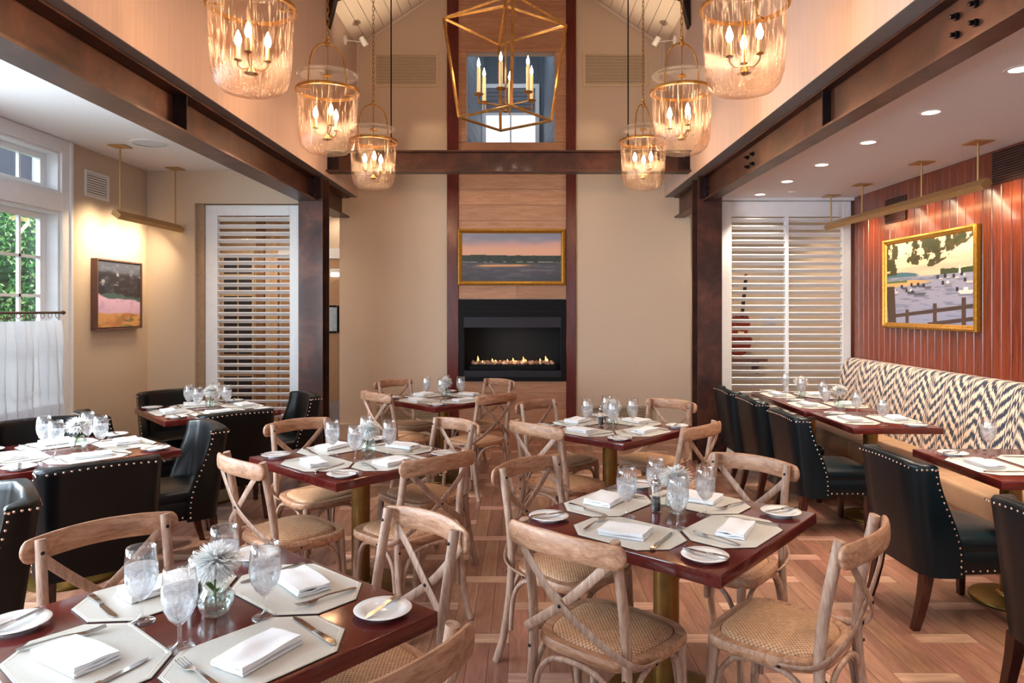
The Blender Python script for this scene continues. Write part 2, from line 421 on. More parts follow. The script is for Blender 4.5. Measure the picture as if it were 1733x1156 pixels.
# window wall with its openings
def wall_x(x0, x1, ya, yb, z0, z1, ops):
    """wall in the YZ plane; ops: list of (y0, y1, [(z0, z1), ...])"""
    mb = MB(); y = ya
    for (a, b, zs) in sorted(ops):
        mb.box(x0, x1, y, a, z0, z1); zz = z0
        for (p, q) in zs: mb.box(x0, x1, a, b, zz, p); zz = q
        mb.box(x0, x1, a, b, zz, z1); y = b
    mb.box(x0, x1, y, yb, z0, z1); return mb
WOP = [(-.22, 1.02, [(.8, 2.7)]), (1.58, 2.82, [(.8, 2.7)]), (3.28, 4.52, [(.8, 2.7)]), (4.82, 5.92, [(.69, 2.44), (2.60, 2.945)])]
struct('wall_window_side', wall_x(XWL - .17, XWL, -2.68, 9.9, 0, 3.3, WOP).mesh('w', M['aisle_wall']), 'beige painted wall holding the white sash window', 'wall')
mb = MB(); x = XWL - .17
for (a, b) in ((-3.75, -2.25), (-.905, .595), (1.85, 3.35)):
    mb.box(x, a, YR - .18, YR, 0, 6.3); mb.box(a, b, YR - .18, YR, 0, .7); mb.box(a, b, YR - .18, YR, 2.8, 6.3); x = b
mb.box(x, XWR + .1, YR - .18, YR, 0, 6.3)
struct('wall_rear', mb.mesh('w', M['cream_wall']), 'cream rear wall with tall windows behind the viewer', 'wall')
for nm, xa, xb, lb in (('wall_nave_window_side', XL - .30, XL, 'tall pale wall above the steel beam on the window side'), ('wall_nave_banquette_side', XR, XR + .30, 'tall pale wall above the steel beam on the banquette side')):
    struct(nm, MB().box(xa, xb, YR, YB + .1, SOF + .004, EAVE + .25).mesh('w', M['grass_wall']), lb, 'wall')
    struct('trim_soffit', MB().box(xa, xb, YR, YB + .1, SOF, SOF + .004).mesh('w', M['soffit']), 'grey painted underside of the upper wall on the ' + nm.split('nave_')[1].replace('_', ' '), 'trim')
struct('ceiling_window_side', MB().box(XWL - .1, XL - .28, YR, YAL + .2, CL, CL + .07).mesh('w', M['ceiling']), 'flat white ceiling above the black chairs', 'ceiling')
struct('ceiling_banquette_side', MB().box(1.99, XWR + .1, YR, YAR + .2, CR, CR + .07).mesh('w', M['ceiling']), 'flat white ceiling with recessed downlights over the banquette', 'ceiling')
struct('trim_ceiling_edge', MB().box(1.978, 1.99, YR, YAR, 2.745, CR + .07).mesh('w', M['white']), 'thin white ceiling edge beside the steel beam', 'trim')
# vaulted board ceiling
ang = math.atan(SLOPE); bl = .135; nb = int((XR - XC) / math.cos(ang) / bl) + 1
roof = thing('ceiling_vault', 'cream painted shiplap boards of the vaulted ceiling', 'ceiling', kind='structure')
me_b = MB().box(0, bl - .006, YR, YB, 0, .02).mesh('board', M['shiplap'])
mb = MB(); 
for sgn in (-1, 1):
    d = Vector((-sgn * math.cos(ang), 0, math.sin(ang))); n_ = Vector((sgn * math.sin(ang), 0, math.cos(ang)))
    o0 = Vector((XC + sgn * (XR - XC), 0, EAVE))
    for i in range(nb):
        o = obj('board', me_b, roof, tuple(o0 + d * (i * bl)))
        o.rotation_euler = (0, -ang if sgn < 0 else PI + ang, 0)
        if sgn > 0: o.location = tuple(o0 + d * (i * bl) + n_ * .02)
    L = nb * bl; P = [o0 + n_ * .022 - d * .2, o0 + n_ * .022 + d * L, o0 + n_ * .09 + d * L, o0 + n_ * .09 - d * .2]
    mb._add([(p.x, y, p.z) for y in (YR - .1, YB + .2) for p in P], [(0, 1, 2, 3), (7, 6, 5, 4), (0, 4, 5, 1), (1, 5, 6, 2), (2, 6, 7, 3), (3, 7, 4, 0)])
obj('roof_deck', mb.mesh('deck', M['soffit']), roof)
# gable trims along the back wall
for sgn, sd in ((-1, 'window'), (1, 'banquette')):
    a = Vector((XC + sgn * (XR - XC), YB - .012, EAVE - .012)); b = Vector((XC, YB - .012, RIDGE - .012))
    mb = MB().tube([a, b], (.012, .022), 4, up=(0, 0, 1)); mb.box(a.x - (.03 if sgn > 0 else 0), a.x + (.03 if sgn < 0 else 0), YB - .02, YB, SOF + .3, EAVE)
    struct('trim_gable', mb.mesh('t', M['shiplap']), 'cream moulding where the vault meets the fireplace wall, %s side' % sd, 'trim')
# back wall with fireplace bay
mb = MB().box(-2.27, -.80, YB, YB + .15, 0, 6.2).box(.525, 2.06, YB, YB + .15, 0, 6.2)
for (a, b) in ((0, .72), (1.73, 3.67), (4.78, 6.2)): mb.box(-.80, .525, YB + .03, YB + .15, a, b)
mb.box(-.80, -.707, YB + .03, YB + .15, 3.67, 4.78).box(.386, .525, YB + .03, YB + .15, 3.67, 4.78)
struct('wall_back', mb.mesh('w', M['cream_wall']), 'cream end wall around the fireplace bay', 'wall')
bay = thing('wall_fireplace_bay', 'tall bay of horizontal oak planks above and below the fireplace', 'wall', kind='structure')
ph = .193; z = 0; i = 0
def plank(x0, x1, z0, z1):
    if x1 - x0 < .01 or z1 - z0 < .01: return
    obj('plank', MB().box(x0 + .0003, x1 - .0003, YB - .012, YB + .03, z0 + .0015, z1 - .0015).mesh('plank', M['oak']), bay)
while z < 6.1:
    z1 = z + ph
    for (a, b, holes) in ((z, z1, None),):
        for (h0, h1, hx0, hx1) in ((.724, 1.73, -.80, .525), (3.67, 4.78, -.707, .386)):
            if a < h1 and b > h0:
                if a < h0: plank(-.80, .525, a, h0)
                if b > h1: plank(-.80, .525, h1, b)
                lo, hi = max(a, h0), min(b, h1)
                plank(-.80, hx0, lo, hi); plank(hx1, .525, lo, hi); holes = 1
        if not holes:
            c = None if i % 3 else -.80 + 1.325 * rnd.uniform(.25, .75)
            if c: plank(-.80, c, a, b); plank(c, .525, a, b)
            else: plank(-.80, .525, a, b)
    z = z1; i += 1
for x0, x1, sd in ((-.94, -.80, 'window'), (.525, .645, 'banquette')):
    struct('trim_mahogany', MB().box(x0, x1, YB - .035, YB + .02, 0, 6.0).mesh('t', M['mahog_trim'], bevel=.004), 'dark red mahogany upright beside the fireplace, %s side' % sd, 'trim')
for x0, x1, sd in ((-2.27, -.94, 'window'), (.645, 2.06, 'banquette')):
    struct('baseboard_back', MB().box(x0, x1, YB - .02, YB, 0, .19).box(x0, x1, YB - .03, YB, .17, .2).mesh('t', M['cream_wall']), 'cream baseboard of the end wall, %s side of the fireplace' % sd, 'baseboard')
# niche above the beam: opening into a boarded loft with a sash window
nic = thing('window_loft', 'square opening high above the fireplace showing grey boards and a bright sash window', 'window', (-.16, YB, 3.67), kind='structure')
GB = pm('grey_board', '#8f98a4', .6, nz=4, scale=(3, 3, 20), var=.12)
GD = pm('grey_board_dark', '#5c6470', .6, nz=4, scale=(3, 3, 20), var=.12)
hw, D_, hh = .546, 1.45, 1.9
for sgn in (-1, 1):
    for k in range(14):
        z0 = k * .14 - .02
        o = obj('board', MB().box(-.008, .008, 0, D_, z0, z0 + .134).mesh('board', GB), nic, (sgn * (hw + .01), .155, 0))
        o.rotation_euler = (0, 0, sgn * math.radians(4))
for k in range(9):
    x0 = -.68 + k * .151
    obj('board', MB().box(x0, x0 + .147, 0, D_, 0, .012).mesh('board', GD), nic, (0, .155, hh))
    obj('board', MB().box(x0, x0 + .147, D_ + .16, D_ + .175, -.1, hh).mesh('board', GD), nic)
obj('backing', MB().box(-hw - .25, hw + .25, .18 + D_, .22 + D_, -.4, hh + .1).box(-hw - .25, hw + .25, .15, .2 + D_, hh + .015, hh + .05).mesh('b', GB), nic)
obj('sill', MB().box(-hw - .1, hw + .1, .155, D_ + .16, -.03, 0).mesh('b', GB), nic)
yw = D_ + .10; wx0, wx1 = -.385, .33
mb = MB()
for (a, b, c, d) in ((wx0 - .06, wx0, .2, 1.22), (wx1, wx1 + .06, .2, 1.22), (wx0, wx1, 1.16, 1.22), (wx0, wx1, .2, .36), (-.04, -.015, .36, .76), (wx0, wx1, .76, .80)): mb.box(a, b, yw, yw + .05, c, d)
obj('window_frame', mb.mesh('f', M['white']), nic)
for k in range(6): obj('louver', MB().cbox(((wx0 + wx1) / 2, yw + .02, .83 + k * .06), (wx1 - wx0, .012, .05), Matrix.Rotation(.5, 3, 'X')).mesh('l', GB), nic)
obj('pane', MB().box(wx0, wx1, yw + .012, yw + .02, .36, .77).mesh('p', emit('bright_sky_pane', '#f4f8ff', 1.15)), nic)
light('loft_fill', 'AREA', nic, (0, .45, hh - .06), 9, DAY, rot=(math.radians(25), 0, 0)).data.size = .7  # added fill lamp, out of sight, that lightens the loft boards

# aisle end walls, far room
struct('wall_aisle_end', MB().box(XWL, -3.44, YAL, YAL + .2, 0, CL).box(-3.44, XL - .28, YAL, YAL + .2, 2.72, CL).mesh('w', M['aisle_wall']), 'beige end wall beside the white shutter panel by the window', 'wall')
struct('wall_aisle_header', MB().box(1.99, XWR, YAR, YAR + .2, 2.77, CR).mesh('w', M['white']), 'thin header over the wide white shutter panel', 'wall')
struct('wall_far', MB().box(XWL, -2.0, 9.1, 9.25, 0, 3.0).box(-2.0, 4.0, 9.7, 9.85, 0, 3.0).mesh('w', M['cream_wall']), 'tan wall of the room behind the shutters', 'wall')
struct('wall_far_banquette_side', MB().box(3.62, 3.75, 7.45, 9.85, 0, 3.0).mesh('w', M['cream_wall']), 'tan side wall of the passage behind the banquette', 'wall')
struct('ceiling_far', MB().box(XWL, -2.34, YAL + .2, 9.3, 2.93, 2.98).box(1.98, 4.0, YAR + .2, 9.85, 2.93, 2.98).mesh('w', M['ceiling']), 'white ceiling of the passage behind the shutters', 'ceiling')

# mahogany board wall
wr = struct('wall_banquette_side', MB().box(XWR + .012, XWR + .15, YR - .1, YAR + .2, 0, 3.0).mesh('w', M['mahog_trim']), 'red mahogany boarded wall behind the banquette', 'wall')
bw = .104; me_w = MB().box(0, .014, .0025, bw - .0025, .0, CR).mesh('board', M['mahog_wall'], bevel=.003)
for k in range(int((YAR - 3.5) / bw)): obj('board', me_w, wr, (XWR - .002, YAR - (k + 1) * bw, 0))

# ------------------------------------------------------------------ steel
def ibeam_y(name, label, x0, x1, y0, y1, z0, z1):
    xm = (x0 + x1) / 2
    mb = MB().box(x0, x1, y0, y1, z0, z0 + .016).box(xm - .006, xm + .006, y0, y1, z0 + .016, z1 - .016).box(x0, x1, y0, y1, z1 - .016, z1)
    return struct(name, mb.mesh(name, M['steel']), label, 'beam')
bL = ibeam_y('beam_window_side', 'brown patinated steel beam running along the window side of the nave', -2.33, -2.13, YR, YB - .06, 2.73, SOF - .002)
bR = ibeam_y('beam_banquette_side', 'brown patinated steel beam running along the banquette side of the nave', 1.848, 1.976, YR, YB - .06, 2.73, SOF - .002)
for (b, xm, xe, ys) in ((bL, -2.23, -2.135, (4.42, 1.5)), (bR, 1.912, 1.852, (4.32, 1.4))):
    for y in ys:
        obj('stiffener_plate', MB().box(min(xm, xe), max(xm, xe), y, y + .014, 2.746, 2.972).mesh('p', M['steel_dark'], bevel=.002), b)
me_bolt = MB().lathe([(0, -.002), (.017, -.002), (.017, .016), (.010, .017), (.010, .036), (0, .038)], 6).mesh('bolt', M['bolt'])
def bolt(par, p, d):
    o = obj('bolt', me_bolt, par, p); o.rotation_euler = Vector(d).to_track_quat('Z', 'Y').to_euler(); return o
for y in (5.78, 2.93):
    for dy in (0, .13):
        for z_ in (2.82, 2.90): bolt(bR, (1.906, y + dy, z_), (-1, 0, 0))
for z_ in (2.80, 2.90): bolt(bR, (1.885, 4.334, z_), (0, 1, 0)); 
def column(name, label, x0, x1, y0, y1, sgn):
    xm = (x0 + x1) / 2
    c = struct(name, MB().box(x0, x1, y0, y0 + .016, 0, SOF - .003).box(xm - .006, xm + .006, y0 + .016, y1 - .016, 0, SOF - .003).box(x0, x1, y1 - .016, y1, 0, SOF - .003).mesh(name, M['steel']), label, 'column')
    obj('cap_plate', MB().box(x0 + .02, x1 - .02, y0 - .016, y0, 2.75, 2.97).mesh('p', M['steel_dark']), c)
    for dx in (-.045, .045):
        for z_ in (2.79, 2.86, 2.93): bolt(c, (xm + dx, y0 - .016, z_), (0, -1, 0))
    return c
column('column_window_side', 'brown steel column beside the narrow shutter panel', -2.325, -2.075, 7.2, 7.45, 1)
column('column_banquette_side', 'brown steel column beside the wide shutter panel', 1.80, 2.05, 7.2, 7.45, -1)
tb = struct('beam_tie', MB().box(XL, XR, 7.22, 7.38, 3.04, 3.055).box(XL, XR, 7.294, 7.306, 3.055, 3.245).box(XL, XR, 7.22, 7.38, 3.245, 3.26).mesh('tie', M['steel']), 'brown steel tie beam crossing the nave in front of the fireplace wall', 'beam')
for x, sg in ((XL, 1), (XR, -1)):
    obj('end_plate', MB().box(min(x, x + sg * .12), max(x, x + sg * .12), 7.284, 7.294, 3.07, 3.23).mesh('p', M['steel_dark']), tb)
    for z_ in (3.11, 3.19): bolt(tb, (x + sg * .06, 7.284, z_), (0, -1, 0))
for x, sd in ((-1.386, 'window'), (1.095, 'banquette')):
    zt = EAVE + (XR - XC - abs(x - XC)) * SLOPE
    struct('beam_tension_rod', MB().cyl((x, 7.3, 3.26), (x, 7.3, zt), .007, 8).mesh('r', M['blackrod']), 'thin black vertical rod holding up the tie beam, %s side' % sd, 'rod')
for sg, sd in ((-1, 'window'), (1, 'banquette')):
    xw = XC + sg * (XR - XC)
    P = [(xw, 4.56), (xw - sg * .02, 4.57), (xw - sg * .09, EAVE + .0), (xw - sg * .14, EAVE + .02), (xw - sg * 1.7, EAVE + 1.56 * SLOPE - .05), (xw - sg * 1.7, EAVE + 1.7 * SLOPE - .01), (xw - sg * .02, EAVE - .0)]
    if sg < 0: P = P
    T = Matrix(((1, 0, 0), (0, 0, -1), (0, 1, 0)))
    struct('beam_rafter', MB().prism(P, -7.36, -7.24, T).mesh('r', M['steel_dark']), 'dark steel rafter foot on the upper wall, %s side' % sd, 'beam')

# ------------------------------------------------------------------ shutters
def shutter(name, label, x0, x1, z0, z1, Y, ix0, ix1, iz1, cols):
    t_ = thing(name, label, 'shutter', ((x0 + x1) / 2, Y, z0)); ox, oz = (x0 + x1) / 2, z0
    q = lambda a, b, c, d, y0=-.03, y1=.03: MB().box(a - ox, b - ox, y0, y1, c - oz, d - oz)
    obj('stile', q(x0, ix0, z0, z1).mesh('s', M['white'], bevel=.004), t_); obj('stile', q(ix1, x1, z0, z1).mesh('s', M['white'], bevel=.004), t_)
    obj('rail', q(ix0, ix1, iz1, z1).mesh('s', M['white'], bevel=.004), t_); obj('rail', q(ix0, ix1, z0, z0 + .22).mesh('s', M['white'], bevel=.004), t_)
    xs = [ix0 + (ix1 - ix0) * k / cols for k in range(cols + 1)]
    for x in xs[1:-1]: obj('mullion', q(x - .018, x + .018, z0 + .22, iz1).mesh('s', M['white'], bevel=.003), t_)
    n = int((iz1 - z0 - .22) / .0772)
    for c in range(cols):
        a, b = xs[c] + (.018 if c else 0), xs[c + 1] - (.018 if c < cols - 1 else 0)
        me = MB().cbox((0, 0, 0), (b - a - .002, .068, .013), Matrix.Rotation(math.radians(-28), 3, 'X')).mesh('slat', M['white'], bevel=.003)
        for k in range(n): obj('slat', me, t_, ((a + b) / 2 - ox, 0, iz1 - oz - .035 - k * .0772))
    return t_
shutter('louvered_shutter', 'tall narrow white shutter panel by the black-chair table', -3.36, -2.34, .02, 2.71, YAL + .09, -3.23, -2.47, 2.60, 1)
shutter('louvered_shutter', 'wide white shutter panel with two slat columns beside the banquette', 2.10, 3.50, .02, 2.765, YAR + .06, 2.225, 3.41, 2.60, 2)
struct('trim_jamb', MB().box(-3.44, -3.36, YAL + .04, YAL + .2, 0, 2.72).mesh('j', pm('tan_jamb', '#a3876a', .6)), 'brown jamb strip beside the narrow shutter panel', 'trim')

# ------------------------------------------------------------------ visible window
def win():
    w = thing('window_1', 'white sash window with transom and lower cafe curtain', 'window', (XWL, 5.37, 0), kind='structure')
    y0, y1 = 4.82 - 5.37, 5.92 - 5.37
    mb = MB()
    mb.box(-.005, .022, y0 - .13, y0, .66, CL - .002).box(-.005, .022, y1, y1 + .13, .66, CL - .002).box(-.005, .022, y0, y1, 2.945, CL - .002).box(-.005, .022, y0, y1, 2.44, 2.60)
    mb.box(0, .035, y1 + .10, y1 + .135, .66, CL - .002).box(0, .035, y0 - .135, y0 - .10, .66, CL - .002)
    obj('window_casing', mb.mesh('c', M['white'], bevel=.003), w)
    obj('window_sill', MB().box(-.17, .07, y0 - .16, y1 + .16, .655, .69).mesh('s', M['white'], bevel=.008), w)
    for (za, zb, rows) in ((.69, 2.44, 5), (2.60, 2.945, 1)):
        mb = MB()
        for (a, b, c, d) in ((y0, y0 + .02, za, zb), (y1 - .02, y1, za, zb), (y0 + .02, y1 - .02, za, za + .02), (y0 + .02, y1 - .02, zb - .02, zb)): mb.box(-.17, -.0, a, b, c, d)
        for (a, b, c, d) in ((y0 + .021, y0 + .09, za + .021, zb - .021), (y1 - .09, y1 - .021, za + .021, zb - .021), (y0 + .09, y1 - .09, za + .021, za + .07), (y0 + .09, y1 - .09, zb - .07, zb - .021)): mb.box(-.14, -.10, a, b, c, d)
        obj('sash', mb.mesh('s', M['white'], bevel=.002), w)
        ya, yb = y0 + .09, y1 - .09; n = 4; zz = [za + .07 + (zb - za - .14) * k / rows for k in range(rows + 1)]
        for k in range(1, n): obj('muntin', MB().box(-.13, -.105, ya + (yb - ya) * k / n - .012, ya + (yb - ya) * k / n + .012, za + .07, zb - .07).mesh('m', M['white']), w)
        for q in zz[1:-1]: obj('muntin', MB().box(-.13, -.105, ya, yb, q - .012, q + .012).mesh('m', M['white']), w)
        for k in range(n):
            for r in range(rows):
                obj('pane', MB().box(-.12, -.117, ya + (yb - ya) * k / n + .012, ya + (yb - ya) * (k + 1) / n - .012, zz[r] + .004, zz[r + 1] - .004).mesh('p', M['pane']), w)
win()
ROD = pm('bronze_rod', '#5d4638', .4, .7)
mb = MB().cyl((XWL + .05, 4.9, 1.585), (XWL + .05, 5.885, 1.585), .011, 10)
mb.lathe([(0, -.02), (.016, -.012), (.018, 0), (.014, .014), (0, .018)], 10, (XWL + .05, 5.89, 1.585), Matrix.Rotation(PI / 2, 3, 'X'))
tag(obj('curtain_rod', mb.mesh('rod', ROD, 40)), 'slim bronze rod across the middle of the sash window', 'curtain rod')
cur = thing('cafe_curtain', 'white sheer pleated half curtain hanging in the sash window', 'curtain', (XWL + .05, 5.4, .70))
rows = []
nU = 150
for zi in range(22):
    z_ = zi / 21; z = .02 + z_ * .80; row = []
    for i in range(nU + 1):
        u = i / nU; y = -.5 + u * .985; ph_ = u * 11 * 2 * PI
        pin = max(0, (z_ - .78) / .22)
        a = .062 * (1 - .35 * pin) * (1 + .25 * math.sin(u * 17)) * (1 if z_ < .97 else .8)
        row.append((a * math.sin(ph_ + .5 * math.sin(ph_)) + .006 * math.sin(z_ * 6 + u * 30), y + .008 * math.sin(ph_ * 2 + z_ * 3) * (1 - pin), z))
    rows.append(row)
obj('curtain_cloth', MB().strip(rows).mesh('cloth', M['sheer'], 180), cur)
rows2 = [[(p[0] * 1.03 + .002, p[1], p[2]) for p in r] for r in rows[:4]]
obj('curtain_hem', MB().strip(rows2).mesh('hem', M['sheer'], 180), cur)
me_r = MB().tube([(.0, .0 + .022 * math.cos(a), .022 * math.sin(a)) for a in [2 * PI * k / 14 for k in range(14)]], .0026, 5, closed=True, up=(1, 0, 0)).mesh('ring', pm('brass_ring', '#9a5a4a', .35, .7), 60)
for k in range(11): obj('curtain_ring', me_r, cur, (0, -.5 + .985 * (k + .25) / 11, .862))

# ------------------------------------------------------------------ outside
gr = struct('ground', MB().box(-30, XWL - .2, -10, 40, -.3, -.12).mesh('g', pm('lawn', '#3f5a2c', .9, nz=8, var=.3)), 'green lawn outside the window', 'ground')
hed = thing('hedge', 'bright green leafy hedge outside the sash window', 'hedge', (-6.3, 8.2, -.12))
mb = MB()
for k in range(14000):
    y = rnd.uniform(-2.6, 3.2); z = rnd.uniform(0, 3.3); th = .55 * math.sin(y * 2.1 + 1) * .3 + .35 * math.sin(z * 3 + y)
    x = .55 + .25 * th + rnd.uniform(-.25, .12) - .12 * z * z * .3
    c = Vector((x, y, z)); q = Matrix.Rotation(rnd.uniform(0, 6.28), 3, 'X') @ Matrix.Rotation(rnd.uniform(-1, 1), 3, 'Y') @ Matrix.Rotation(rnd.uniform(-1, 1), 3, 'Z')
    s_ = rnd.uniform(.018, .042)
    mb._add([c + q @ Vector(p) for p in ((0, -s_, 0), (.01, 0, -s_ * .5), (0, s_, 0), (.01, 0, s_ * .5))], [(0, 1, 2, 3)])
obj('foliage', mb.mesh('leaves', M['leaf']), hed, kind='stuff')
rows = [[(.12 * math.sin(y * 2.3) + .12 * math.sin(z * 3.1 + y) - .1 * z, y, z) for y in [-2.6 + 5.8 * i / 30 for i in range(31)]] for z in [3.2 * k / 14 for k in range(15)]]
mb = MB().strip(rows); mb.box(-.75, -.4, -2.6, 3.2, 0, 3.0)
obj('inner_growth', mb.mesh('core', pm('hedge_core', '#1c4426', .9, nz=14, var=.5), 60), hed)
hs = thing('house', 'dark grey house glimpsed through the transom window', 'house', (-12, 15, -.12))
obj('house_wall', MB().box(-1, 1, -6, 6, 0, 8).mesh('w', pm('dark_siding', '#3c3e48', .7, nz=2, scale=(1, 1, 30), var=.15)), hs)
for k in range(4):
    wn = obj('house_window', MB().box(1, 1.05, -5 + k * 2.8, -3.6 + k * 2.8, 4.3, 6.0).mesh('w', M['white']), hs)
    obj('pane', MB().box(1.05, 1.06, -4.9 + k * 2.8, -3.7 + k * 2.8, 4.4, 5.9).mesh('w', pm('house_pane', '#222730', .2)), wn)

# ------------------------------------------------------------------ fireplace
fp = thing('fireplace', 'black linear gas fireplace with small flames set in the plank bay', 'fireplace', (-.1375, YB, .724))
def ring(x0, x1, z0, z1, ix0, ix1, iz0, iz1, y0, y1):
    return MB().box(x0, ix0, y0, y1, z0, z1).box(ix1, x1, y0, y1, z0, z1).box(ix0, ix1, y0, y1, z0, iz0).box(ix0, ix1, y0, y1, iz1, z1)
obj('surround', ring(-.662, .662, 0, 1.006, -.60, .60, .05, .79, -.03, .03).mesh('s', M['black']), fp)
obj('inner_frame', ring(-.60, .60, .05, .79, -.595, .595, .13, .66, -.022, .06).mesh('s', pm('black_frame', '#1a1520', .45, .2)), fp)
obj('trim_line', ring(-.64, .64, .025, .86, -.635, .635, .03, .855, -.034, -.03).mesh('s', M['firebox']), fp)
obj('firebox', MB().box(-.66, .66, .50, .52, 0, 1.0).box(-.66, -.6, .03, .52, 0, 1.0).box(.6, .66, .03, .52, 0, 1.0).box(-.66, .66, .03, .52, 0, .13).box(-.66, .66, .03, .52, .9, 1.0).mesh('b', M['firebox']), fp)
obj('burner_tray', MB().box(-.55, .55, .08, .26, .13, .19).mesh('b', M['black'], bevel=.006), fp)
me_st = []
for k in range(5):
    mb = MB(); a, b, c = rnd.uniform(.028, .040), rnd.uniform(.02, .028), rnd.uniform(.018, .026)
    mb.lathe([(0, -1), (.55, -.8), (.9, -.4), (1, 0), (.9, .4), (.55, .8), (0, 1)], 9)
    mb.v = [(p[0] * a, p[1] * b, p[2] * c) for p in mb.v]
    me_st.append(mb.mesh('stone', pm('river_stone', ['#a67c64', '#c89c80', '#8a6a5a', '#d8b498', '#997262'][k], .6, nz=30, var=.2), 60))
for k in range(44):
    x = -.1375 - .52 + 1.04 * (k % 22 + .5) / 22 + rnd.uniform(-.01, .01)
    o = obj('river_stone', me_st[k % 5], None, (x, YB + .105 + (.05 if k >= 22 else 0) + rnd.uniform(-.01, .01), .724 + .19 + .022 + (.012 if k >= 22 else 0)), (rnd.uniform(-.4, .4), rnd.uniform(-.5, .5), rnd.uniform(0, 3)))
    tag(o, 'rounded tan river stone lying in the row along the fireplace burner', 'stone', 'river stones on the fireplace burner')
for (u, h) in ((-.44, .12), (-.33, .05), (-.26, .08), (-.22, .06), (-.16, .05), (-.07, .07), (.0, .09), (.04, .05), (.13, .11), (.16, .07), (.34, .08), (.41, .12), (.43, .08), (-.38, .05), (.24, .04)):
    prof = [(0, 0), (.012, .12 * h), (.017, .3 * h), (.012, .6 * h), (.005, .85 * h), (0, h)]
    mb = MB().lathe(prof, 8)
    mb.v = [(p[0] + .012 * math.sin(p[2] / h * 3), p[1] * .5, p[2]) for p in mb.v]
    o_ = obj('flame', mb.mesh('flame', M['flame'], 60), fp, (u, .15, .205)); o_.scale = (.75, .75, .8)
light('fire_glow', 'POINT', fp, (0, .0, .42), 2.2, (1, .7, .5), .1)

# ------------------------------------------------------------------ art
def frame_mesh(w, h, prof, mat):
    """mitred moulding in the XZ plane facing -Y; prof: (inset from outer edge, height towards viewer)"""
    loops = []
    for (i, d) in prof: loops.append([(sx * (w / 2 - i), -d, sz * (h / 2 - i)) for sx, sz in ((-1, -1), (1, -1), (1, 1), (-1, 1))])
    return MB().loft(loops, False, False).mesh('frame', mat)
def canvas(w, h, fn, nx, nz):
    u, v = np.meshgrid(np.linspace(0, 1, nx + 1), np.linspace(0, 1, nz + 1)); rgb = fn(u, v)
    mb = MB(); mb.strip([[((a - .5) * w, 0, (b - .5) * h) for a in np.linspace(0, 1, nx + 1)] for b in np.linspace(0, 1, nz + 1)])
    me = mb.mesh('canvas', M['paint']); at = me.color_attributes.new('paint', 'FLOAT_COLOR', 'POINT')
    c = np.ones((rgb.shape[0] * rgb.shape[1], 4), np.float32); r = rgb.reshape(-1, 3)
    c[:, :3] = np.where(r <= .04045, r / 12.92, ((np.clip(r, 0, 1) + .055) / 1.055) ** 2.4); at.data.foreach_set('color', c.ravel()); return me
rng = np.random.default_rng(5)
def fbm(u, v, fx, fz, seed, oct_=4):
    out = np.zeros_like(u); amp = 1.; tot = 0; r = np.random.default_rng(seed)
    for o in range(oct_):
        n = 24; g = r.random((n, n)); x = (u * fx * 2 ** o) % (n - 1); y = (v * fz * 2 ** o) % (n - 1)
        i, j = x.astype(int), y.astype(int); a, b = x - i, y - j; a = a * a * (3 - 2 * a); b = b * b * (3 - 2 * b)
        i2, j2 = (i + 1) % n, (j + 1) % n
        out += amp * ((g[j, i] * (1 - a) + g[j, i2] * a) * (1 - b) + (g[j2, i] * (1 - a) + g[j2, i2] * a) * b); tot += amp; amp *= .5
    return out / tot
hx = lambda h: np.array([int(h[i:i + 2], 16) / 255 for i in (1, 3, 5)])
def mixc(c, h, m): m = np.clip(m, 0, 1)[..., None]; return c * (1 - m) + hx(h) * m
def ss(a, b, x): t = np.clip((x - a) / (b - a), 0, 1); return t * t * (3 - 2 * t)
def art_shore(u, v):
    c = np.zeros(u.shape + (3,)) + hx('#e9b79a')
    c = mixc(c, '#d9a9a0', ss(.62, .78, v)); c = mixc(c, '#8e94a6', ss(.72, .92, v + .16 * (fbm(u, v, 3, 4, 1) - .5))); c = mixc(c, '#a9a6b4', .6 * ss(.5, .7, fbm(u, v, 4, 9, 2)) * ss(.75, .9, v))
    tl = .535 + .03 * fbm(u, v * 0, 14, 1, 3) - .02 * u
    c = mixc(c, '#20302c', v < tl); c = mixc(c, '#2f4038', (v < tl) * (fbm(u, v, 30, 14, 4) > .52) * .7)
    c = mixc(c, '#c9c4c0', (np.abs(v - .40) < .008) * (fbm(u, v, 30, 2, 9) > .5)); 
    w = v < .385 + .01 * np.sin(u * 9)
    c = mixc(c, '#4d4d58', w); c = mixc(c, '#6d6a72', w * ss(.5, .75, fbm(u, v, 8, 30, 5))); c = mixc(c, '#33353f', w * ss(.3, .0, v) * .6)
    sand = np.exp(-((v - .325 - .02 * (u - .4)) / .022) ** 2) * ss(.08, .25, u) * ss(.75, .55, u)
    c = mixc(c, '#e8ac74', sand * 1.2); c = mixc(c, '#3b4a34', (np.abs(v - .365) < .012 * ss(.2, .5, u)) * ss(.25, .4, u) * .9)
    return c
